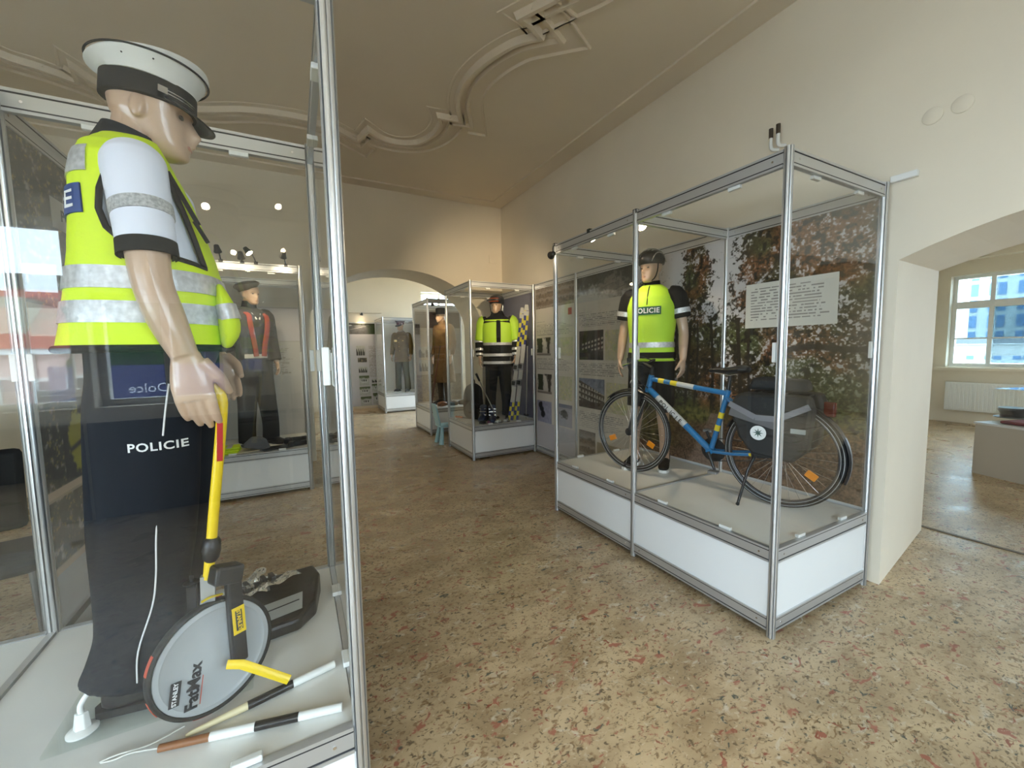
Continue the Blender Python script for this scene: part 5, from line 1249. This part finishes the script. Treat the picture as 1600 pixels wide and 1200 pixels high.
def belt(label, x, y, z, L, a, r=.05):
    t = thing('duty_belt', label, 'belt', (x, y, z), 0, 'black duty belts'); M_ = Matrix.Rotation(a, 3, 'Z')
    pts = [V((x, y, z+.03))+M_ @ V((L*.5*math.cos(q), r*math.sin(q), 0)) for q in [2*PI*i/24 for i in range(24)]]
    mb = MB(); mb.tube(pts, [(.005, .024)]*24, 8, ref=tuple(M_ @ V((1, 0, 0))), closed=True); part('strap', mb, LEATHER, t, True)
    for k in (2, 8, 15): part('pouch', MB().box(pts[k], (.06, .035, .055), M_), LEATHER, t, bevel=.006)
    return t
belt('black duty belt coiled at the right rear of the platform', -.055, 5.42, ZB, .24, .15)
belt('black duty belt lying near the right front corner of the platform', -.03, 5.18, ZB, .17, .1, .03)

# ------------------------------------------------------------------ things in the skier's case
def ski(label, foot, top, m1, m2_):
    p, q = V(foot), V(top); t = thing('ski', label, 'ski', p, 0, 'white skis with blue and yellow checks'); d = (q-p).normalized(); L = (q-p).length; nx = V((-.75, -.66, 0)); nx = (nx-d*nx.dot(d)).normalized(); sd = d.cross(nx)
    rows = []
    for i in range(17):
        f = i/16; w = .038-.008*math.sin(f*PI)+(.004 if f > .9 else 0); w *= (1 if f < .96 else .55); c_ = p+d*L*f+nx*(.05*max(0, f-.88)/.12)
        rows.append([c_-sd*w-nx*.006, c_+sd*w-nx*.006, c_+sd*w+nx*.006, c_-sd*w+nx*.006])
    part('ski_blade', MB().rings(rows), mat('ski_white', (.50, .49, .47), .35), t)
    for a0, a1, n in ((.0, .16, 4), (.66, .95, 7)):
        for k in range(n):
            for s in (0, 1):
                f = a0+(a1-a0)*k/n; f2 = a0+(a1-a0)*(k+1)/n; mm = m1 if (k+s) % 2 else m2_
                c0, c1 = p+d*L*f, p+d*L*f2; o0 = sd*(-.036 if s == 0 else .0); mb = MB(); mb.add([c0+o0+nx*.0075, c0+o0+sd*.036+nx*.0075, c1+o0+sd*.036+nx*.0075+(nx*(.05*max(0, f2-.88)/.12)), c1+o0+nx*.0075+(nx*(.05*max(0, f2-.88)/.12))], [(0, 1, 2, 3)]); part('check', mb, mm, t)
    for f in (.33, .47):
        c_ = p+d*L*f+nx*.03; mb = MB(); mb.bar(c_-d*.05, c_+d*.05, .07, .045, nx); bd = part('binding', mb, mat('binding_grey', (.30, .30, .31), .3, .5), t, bevel=.008); part('binding_plate', MB().bar(c_-d*.03+nx*.026, c_+d*.03+nx*.026, .05, .012, nx), BLACKPL, bd)
    return t
SB = mat('ski_blue', (.02, .03, .20), .4); SY = mat('ski_yellow', (.62, .55, .04), .4)
ski('checked ski leaning at left of the pair in the skier case', (2.80, 5.36, ZB), (3.05, 5.36, ZB+1.66), SB, SY)
ski('checked ski leaning at right of the pair in the skier case', (2.885, 5.34, ZB), (3.075, 5.275, ZB+1.70), SB, SY)
def pole(label, p, q):
    p, q = V(p), V(q); t = thing('ski_pole', label, 'ski pole', p, 0, 'ski poles in the skier case'); d = (q-p).normalized()
    part('shaft', MB().cyl(p, q, .007, .009), mat('pole_grey', (.42, .41, .38), .35, .6), t, True); part('grip', MB().cyl(q-d*.12, q, .014, .017), BLACKPL, t, True); part('basket', MB().lathe([(.04, -.003), (.04, .003)], p+d*.06, Matrix.Rotation(.3, 3, 'X'), 18), BLACKPL, t); return t
pole('ski pole slanting across in front of the skier', (2.60, 5.36, ZB+.01), (2.26, 5.36, ZB+.72))
pole('ski pole standing behind the skis near the right post', (3.03, 5.29, ZB+.01), (3.06, 5.27, ZB+1.22))
bp_ = thing('backpack', 'black rucksack standing beside the skier', 'backpack', (2.44, 5.92, ZB))
mb = MB(); mb.tube([(2.44, 5.92, ZB+.005), (2.44, 5.92, ZB+.10), (2.44, 5.92, ZB+.30), (2.45, 5.92, ZB+.46), (2.45, 5.92, ZB+.53)], [(.12, .16), (.15, .19), (.15, .18), (.12, .15), (.04, .06)], 20, k=4); part('bag', mb, BLACK, bp_, 'all')
mb = MB(); mb.tube([(2.32, 5.80, ZB+.03), (2.31, 5.79, ZB+.14), (2.33, 5.81, ZB+.26)], [(.03, .08), (.05, .11), (.02, .09)], 16, k=3); part('pocket', mb, NAVY, bp_, 'all')
mb = MB(); mb.tube([(2.42, 5.90, ZB+.52), (2.43, 5.89, ZB+.58), (2.47, 5.93, ZB+.58), (2.48, 5.94, ZB+.52)], .008, 8, k=4); part('handle', mb, BLACK, bp_, True)
ax = thing('rescue_shovel', 'orange-handled avalanche shovel lying at the left of the skier case', 'shovel', (2.24, 5.90, ZB)); part('handle', MB().tube([(2.18, 6.02, ZB+.02), (2.24, 5.88, ZB+.02)], .014, 12), mat('orange_plastic', (.55, .12, .04), .4), ax, True); part('shaft', MB().tube([(2.24, 5.88, ZB+.018), (2.40, 5.62, ZB+.018)], .011, 10), BLACKPL, ax, True)
mb = MB(); mb.box((2.45, 5.54, ZB+.012), (.14, .18, .008), Matrix.Rotation(.5, 3, 'Z')); part('blade', mb, mat('blade_grey', (.3, .3, .31), .4, .6), ax, bevel=.003)
def boot(label, x, y, a):
    t = thing('ski_boot', label, 'ski boot', (x, y, ZB), a, 'blue ski boots'); P = lambda px, py_, pz: V((px, py_, pz))
    mb = MB(); mb.tube([P(-.06, 0, .06), P(.05, 0, .055), P(.14, 0, .045), P(.20, 0, .035)], [(.055, .05), (.05, .052), (.04, .05), (.02, .03)], 16, ref=(0, 0, 1), k=3); mb.tube([P(-.02, 0, .06), P(-.03, 0, .16), P(-.01, 0, .22)], [(.07, .05), (.062, .052), (.065, .055)], 16, k=2)
    part('shell', remesh(mb, .008, 2), mat('boot_blue', (.03, .045, .10), .35), t, 'all', local=True)
    for z in (.10, .15, .19): part('buckle', MB().bar((.03, -.05, z), (.03, .05, z), .012, .012), STEEL, t, local=True)
    return t
boot('blue ski boot standing in front of the rucksack', 2.42, 5.50, -2.2); boot('blue ski boot beside the skier\'s leg', 2.52, 5.40, -2.0)
for i, (x, y, m_, lb) in enumerate(((2.32, 5.31, BLACKPL, 'small black rescue kit on the skier platform'), (2.44, 5.29, mat('violet_plastic', (.20, .08, .14), .4), 'small violet case on the skier platform'), (2.55, 5.27, WHITEPL, 'small white avalanche beacon on the skier platform'), (2.68, 5.28, mat('grey_plastic', (.35, .35, .36), .4), 'small grey binding part on the skier platform'))):
    t = thing('rescue_gadget', lb, 'gadget', (x, y, ZB)); part('housing', MB().box((x, y, ZB+.019), (.085, .055, .036), Matrix.Rotation(.3*i, 3, 'Z')), m_, t, bevel=.008); part('strap', MB().tube([(x-.05, y, ZB+.006), (x, y-.045, ZB+.006), (x+.06, y-.02, ZB+.006)], .004, 6, k=4), BLACKPL, t)
# rifle beside the greatcoat
rf = thing('rifle', 'old rifle leaning diagonally beside the greatcoat mannequin', 'rifle', (2.20, 7.45, ZB)); p_, q_ = V((2.20, 7.42, ZB+.01)), V((2.42, 7.42, ZB+1.15))
part('barrel', MB().cyl(p_.lerp(q_, .4), q_, .011, .009), mat('gun_steel', (.06, .05, .045), .4, .8), rf, True); part('stock', MB().tube([p_, p_.lerp(q_, .2), p_.lerp(q_, .45), p_.lerp(q_, .8)], [(.022, .06), (.02, .035), (.018, .022), (.015, .016)], 12, k=3), mat('rifle_wood', (.13, .045, .02), .5), rf, True)
for i, (x, y) in enumerate(((2.40, 7.36), (2.62, 7.34), (2.82, 7.38))):
    t = thing('old_field_gear', ('dark brown leather pouch at left below the greatcoat', 'dark folded blanket below the greatcoat', 'dark blue field bottle at right below the greatcoat')[i], 'field gear', (x, y, ZB)); mm = (BWD, mat('dark_blanket', (.04, .03, .025), .9), NAVY)[i]
    part('body', MB().tube([(x-.08, y, ZB+.05), (x, y, ZB+.055), (x+.08, y, ZB+.05)], [(.035, .045), (.05, .055), (.035, .045)], 14, ref=(0, 0, 1), k=3), mm, t, 'all'); part('strap', MB().tube([(x-.06, y-.055, ZB+.04), (x, y-.062, ZB+.09), (x+.06, y-.055, ZB+.04)], .006, 6, k=3), LEATHER, t)
# papers in the officer's case
for i, (x, y, lb) in enumerate(((2.20, 10.66, 'open document at the left of the officer\'s feet'), (2.62, 10.62, 'white document at the right of the officer\'s feet'))):
    t = thing('document', lb, 'document', (x, y, ZB)); 
    for k in range(2): part('page', MB().box((x+.11*k, y, ZB+.016), (.105, .15, .004), Matrix.Rotation(.15*(1 if k else -1), 3, 'Y')), mat('paper_white', (.70, .69, .66), .6), t)

# ------------------------------------------------------------------ child's chair
chm = mat('pale_blue_plastic', (.40, .64, .72), .4)
ch = thing('child_chair', 'small pale blue plastic child\'s chair between the two cases', 'chair', (2.17, 6.47, 0), 0)
part('seat', MB().box((2.17, 6.47, .300), (.30, .28, .035)), chm, ch, True, bevel=.015)
for dx in (-.11, .11):
    for dy in (-.10, .10): part('leg', MB().tube([(2.17+dx*.85, 6.47+dy*.85, .29), (2.17+dx*1.2, 6.47+dy*1.2, .0)], [.024, .040], 16), chm, ch, True)
mb = MB(); rows = []
for i in range(9):
    f = i/8; w = .115+.01*math.sin(f*PI); z = .31+.36*f; x = 2.17-.135-.07*f
    if f > .8: w *= math.cos((f-.8)*4.0)
    rows.append([(x-.016, 6.47-w, z), (x-.016, 6.47+w, z), (x+.016, 6.47+w, z), (x+.016, 6.47-w, z)])
part('backrest', mb.rings(rows), chm, ch, True, bevel=.012)

# ------------------------------------------------------------------ lamps
LMP = mat('lamp_body', (.05, .05, .05), .4, .5); BULB = mat('lamp_bulb', (1, .9, .7), .5, emit=((1, .82, .55), 40.0))
def spot(label, base, head, aim, watts, group='spot lamps on arms', rad=.034, size=1.5):
    """lamp head on a bent arm fixed at base, shining at aim"""
    h, a, bs = V(head), V(aim), V(base); d = (a-h).normalized()
    t = thing('spot_lamp', label, 'lamp', bs, 0, group)
    part('arm', MB().tube([bs, bs.lerp(h, .5)+V((0, 0, .03)), h-d*.05], .006, 8, k=3), LMP, t, True)
    part('clamp', MB().box(bs, (.035, .035, .03)), LMP, t, bevel=.004)
    M_ = d.to_track_quat('Z', 'Y').to_matrix()
    part('shade', MB().lathe([(.012, -.07), (.020, -.065), (.024, -.04), (rad, 0), (rad-.003, 0), (.02, -.035), (.004, -.04)], h, M_, 24), LMP, t, True)
    part('bulb', MB().lathe([(.002, .004), (rad*.5, .003), (rad-.004, -.002), (rad-.006, -.006), (.002, -.007)], h, M_, 24), BULB, t, True)
    L = bpy.data.lights.new('lamp_light', 'SPOT'); L.energy = watts; L.color = (1, .80, .52); L.spot_size = size; L.spot_blend = 1.0; L.shadow_soft_size = .03
    lo = bpy.data.objects.new('lamp_light', L); C.objects.link(lo); lo.parent = t; lo.location = h+d*.012-bs; lo.rotation_euler = d.to_track_quat('-Z', 'Y').to_euler()
    return t
spot('spot lamp at the far end of the bicycle case', (2.13, 3.147, CT), (2.02, 3.05, 2.34), (2.55, 5.15, 2.30), 110, size=1.0)
spot('bright spot lamp above the middle post of the bicycle case', (2.13, 2.157, CT), (2.30, 2.28, 2.425), (.9, .9, 1.5), 14, rad=.045)
spot('spot lamp on the front rail above the cycling policeman', (2.13, 2.66, CT), (2.19, 2.68, 2.40), (2.9, 2.4, 1.2), 14)
spot('spot lamp at the left over the beret mannequin', (-.60, 5.04, CT), (-.58, 4.72, 2.48), (-.5, 5.5, 1.5), 9)
spot('spot lamp in the middle over the beret mannequin', (-.42, 5.04, CT), (-.40, 4.74, 2.44), (-.3, 5.6, 1.3), 9)
spot('angled spot lamp over the beret mannequin', (-.30, 5.04, CT), (-.33, 4.72, 2.49), (.3, 4.4, 1.6), 9)
spot('spot lamp at the right over the beret mannequin', (-.03, 5.04, CT), (-.05, 4.74, 2.48), (-.2, 5.5, 1.6), 9)
spot('wall spot lamp left above the rear windows', (-.70, REAR_Y, 2.98), (-.655, -2.45, 2.90), (-.4, 1.0, 1.6), 8)
spot('wall spot lamp right above the rear windows', (-.05, REAR_Y, 3.05), (-.065, -2.45, 2.98), (1.05, .85, 0), 90, size=.42)
spot('spot lamp on the greatcoat case', (2.13, 7.19, CT), (2.28, 7.36, 2.36), (2.7, 7.8, 1.4), 8)
spot('spot lamp washing the far wall poster', (1.62, 11.64, 2.54), (1.62, 11.47, 2.50), (1.6, 11.64, 1.9), 14)
# ------------------------------------------------------------------ small things on the walls
for i, (y, z) in enumerate(((1.00, 2.78), (.885, 2.785))):
    mb = MB(); mb.lathe([(.044, 0), (.044, .006), (.040, .009), (.002, .010)], (XW, y, z), Matrix.Rotation(-PI/2, 3, 'Y'), 32)
    single('junction_cover', mb, WALL, ('round wall cover plate, left of the two above the doorway', 'round wall cover plate, right of the two above the doorway')[i], 'cover plate', 'round cover plates', True)
t = thing('wall_sockets_cable', 'pair of white cable ends with dark caps sticking out of the right wall', 'cable ends', (XW, 1.82, 3.0))
for dy, z in ((.03, 3.0), (-.02, 3.01)):
    part('cable', MB().tube([(XW, 1.82+dy-.02, z-.05), (XW-.05, 1.82+dy, z-.045), (XW-.06, 1.82+dy, z+.03)], .012, 10, k=4), WHITEPL, t, True); part('cap', MB().cyl((XW-.06, 1.82+dy, z+.025), (XW-.062, 1.82+dy, z+.09), .014), mat('dark_cap', (.05, .035, .02), .5), t, True)
single('wall_socket_plate', MB().box((3.03, YB-.005, 3.05), (.13, .012, .13)), WALL, 'square blank cover plate on the wall right of the arch', 'cover plate', bevel=.003)
single('cable_duct', MB().box((XW-.02, 1.10, 2.49), (.03, .12, .035)), WHITEPL, 'short white cable duct on the wall at the bicycle case corner', 'cable duct', bevel=.003)

# ------------------------------------------------------------------ dark chair seen past the left module
oc = thing('attendant_chair', 'black padded chair at the left edge behind the nearest case', 'chair', (-1.52, 3.12, 0), .3)
part('seat', MB().box((0, 0, .45), (.46, .46, .08)), BLACK, oc, True, local=True, bevel=.03); part('backrest', MB().box((-.04, .22, .78), (.42, .07, .46), Matrix.Rotation(-.12, 3, 'X')), BLACK, oc, True, local=True, bevel=.03)
for dx in (-.2, .2):
    for dy in (-.2, .2): part('leg', MB().cyl((dx, dy, .42), (dx*1.1, dy*1.1, 0), .014), mat('chair_steel', (.3, .3, .3), .35, .8), oc, True, local=True)
    part('armrest', MB().bar((dx*1.22, -.16, .66), (dx*1.22, .20, .68), .05, .03), mat('grey_wood', (.38, .35, .31), .5), oc, True, local=True, bevel=.008)

# ------------------------------------------------------------------ room behind the doorway
rd_ = thing('radiator', 'white panel radiator under the window of the side room', 'radiator', (11.08, 2.4, .23)); part('panel', MB().box((11.09, 2.40, .51), (.06, 1.26, .54)), WHITEPL, rd_, bevel=.01)
for k in range(24): part('rib', MB().box((11.055, 1.82+.0505*k, .51), (.012, .022, .48)), WHITEPL, rd_, bevel=.003)
part('valve', MB().cyl((11.05, 1.75, .77), (11.05, 1.75, .83), .02), WHITEPL, rd_, True)
pm = Matrix.Rotation(math.radians(-21), 3, 'Z'); pc = V((6.965, 1.633, 0)); P = lambda a, b_, z: pc+pm @ V((a, b_, 0))+V((0, 0, z))
pt = thing('plinth_showcase', 'brown-grey plinth with a glass box on top in the side room', 'showcase', pc)
part('plinth', MB().box(P(.40, -.45, .29), (.80, .90, .58), pm), mat('plinth_paint', (.40, .345, .28), .6), pt)
part('plinth_top', MB().box(P(.40, -.45, .592), (.82, .92, .022), pm), mat('plinth_top_paint', (.55, .53, .50), .35), pt)
for a, b_, sx, sy in ((.09, -.45, .005, .72), (.71, -.45, .005, .72), (.40, -.09, .62, .005), (.40, -.81, .62, .005)): part('glass_side', MB().box(P(a, b_, .80), (sx, sy, .39), pm), GLASS, pt)
part('glass_lid', MB().box(P(.40, -.45, .998), (.63, .73, .006), pm), GLASS, pt)
rc_ = single('red_cushion', MB().box(P(.38, -.45, .622), (.54, .62, .036), pm), mat('red_velvet', (.14, .008, .02), .8), 'dark red cloth cushion inside the side room showcase', 'cushion', sm=True, bevel=.015)
ht_ = thing('service_hat', 'black uniform cap on the red cushion in the side room showcase', 'hat', V((7.39, 1.44, .641))); mb = MB(); mb.lathe([(.10, 0), (.105, .05), (.125, .09), (.12, .115), (.02, .125)], V((7.39, 1.44, .641)), None, 28, 1.1, 1.0); part('crown', mb, LEATHER, ht_, True)
part('brim', MB().lathe([(.10, 0), (.15, .002), (.15, .008), (.10, .010)], V((7.39, 1.44, .641)), None, 28, 1.1, 1.0), LEATHER, ht_, True)

# ------------------------------------------------------------------ outside, seen through windows and in reflections
ASPH = mat('asphalt', (.05, .055, .07), .8, noise=(.4, .2)); single('street', MB().box((0, -22, -5.1), (64, 36, .2)), ASPH, 'grey street below the rear windows', 'street')
ho = thing('town_house', 'pink rendered house with red tiled roof across the street', 'house', (-11, -15, -5)); PINK = mat('pink_render', (.52, .36, .32), .8, noise=(.6, .05)); TILE = mat('roof_tiles', (.30, .075, .05), .8, noise=(3, .2))
part('wall', MB().box((-11.0, -17.0, -1.65), (11.0, 4.0, 6.7)), PINK, ho); part('cornice', MB().box((-11.0, -14.9, 1.72), (11.2, .35, .18)), WHITEPL, ho)
mb = MB(); mb.add([(-16.6, -14.6, 1.8), (-5.4, -14.6, 1.8), (-5.4, -17, 3.9), (-16.6, -17, 3.9), (-16.6, -19.4, 1.8), (-5.4, -19.4, 1.8)], [(0, 1, 2, 3), (3, 2, 5, 4), (0, 3, 4), (1, 5, 2), (0, 4, 5, 1)]); part('roof', mb, TILE, ho)
for x in (-15.2, -13.4, -11.6, -9.8, -8.0, -6.4):
    for z in (.15, -2.4):
        w_ = part('window', MB().box((x, -14.98, z), (.95, .1, 1.55)), WFR, ho); part('pane', MB().box((x, -14.92, z), (.78, .06, 1.35)), mat('dark_pane', (.05, .06, .07), .1), w_)
for x in (-12.5, -7.4): 
    d_ = part('dormer', MB().box((x, -15.9, 2.75), (.9, 1.6, 1.1)), mat('dormer_render', (.50, .46, .36), .8), ho)
sg_ = thing('shop_sign', 'dark blue street sign board across from the rear windows', 'sign', (-2.6, -8.0, -.2)); part('board', MB().box((-2.2, -8.0, .78), (3.4, .06, 1.15)), mat('sign_blue', (.02, .025, .10), .5), sg_)
part('lettering', text_mesh('Dolce', .25, frame((-2.53, -7.965, .90), (-1, 0, 0), (0, 0, 1)), .004), mat('sign_grey', (.55, .57, .66), .5), sg_)
for x in (-3.8, -1.3): part('post', MB().cyl((x, -8.06, -5), (x, -8.06, .3), .05), LMP, sg_)
def tower(label, x, y0, y1, z1, col, n, group='office towers'):
    t = thing('office_tower', label, 'building', (x, (y0+y1)/2, -14), 0, group); part('core', MB().box((x+3, (y0+y1)/2, (z1-14)/2), (6, y1-y0, z1+14)), mat('tower_wall', (.45, .48, .50), .6), t)
    k = 7; step = (y1-y0)/k; m_ = mat('tower_glass_%d' % n, col, .15)
    for i in range(k):
        for j in range(int((z1-1)/1.6)):
            if (i % 3) == 2: continue
            part('window', MB().box((x-.03, y0+step*(i+.5), .4+1.6*j), (.1, step*.78, 1.2)), m_, t)
    return t
tower('tall glass office tower at left in the side room window', 62, 11.2, 15.6, 13.5, (.10, .19, .34), 1); tower('tall glass office tower at right in the side room window', 66, 6.6, 10.3, 13.2, (.17, .25, .33), 2)
vd = thing('viaduct', 'pale concrete road bridge seen through the side room window', 'bridge', (40, 5, -8)); CONC = mat('concrete', (.36, .36, .35), .8, noise=(.5, .08))
part('deck', MB().box((43, 5, 1.0), (5, 60, .75)), CONC, vd); part('parapet', MB().box((40.4, 5, 1.6), (.15, 60, .35)), mat('parapet_grey', (.13, .14, .15), .7), vd)
for y in (-10, 2, 14): part('pier', MB().box((43, y, -4), (1.6, 1.6, 9.5)), CONC, vd)
single('river_bank', MB().box((60, 5, -14.1), (95, 120, .2)), mat('grass_bank', (.06, .09, .05), .9, noise=(.3, .2)), 'green ground beyond the side room window', 'ground')

LEAFM = mat('street_tree_leaves', (.020, .045, .015), .9, noise=(3, .4)); BARK = mat('street_tree_bark', (.07, .05, .035), .9)
for i, (x, y, r, lb) in enumerate(((-4.3, -17.0, 2.3, 'left one next to the pink house'), (-1.2, -16.5, 2.5, 'middle one'), (2.4, -17.2, 2.5, 'right one'))):
    t = thing('street_tree', 'dark green street tree across from the rear windows, ' + lb, 'tree', (x, y, -5), 0, 'street trees')
    part('trunk', MB().tube([(x, y, -5), (x+.1, y, -2.5), (x, y, .5)], [.30, .24, .15], 12, k=3), BARK, t, True)
    mb = MB(); mb.sphere((0, 0, 0), 1.0, 48, 32)
    n_ = np.array(mb.v); f_ = 1+.32*(fbm(n_[:, 0]*3+i*9+n_[:, 2]*2+20, n_[:, 1]*3+n_[:, 2]*3+20, 4, 70+i)-.5)*2
    mb.v = [(x+a*f*r, y+b_*f*r, 1.3+c*f*r*1.45) for (a, b_, c), f in zip(mb.v, f_)]
    part('crown', mb, LEAFM, t, True)
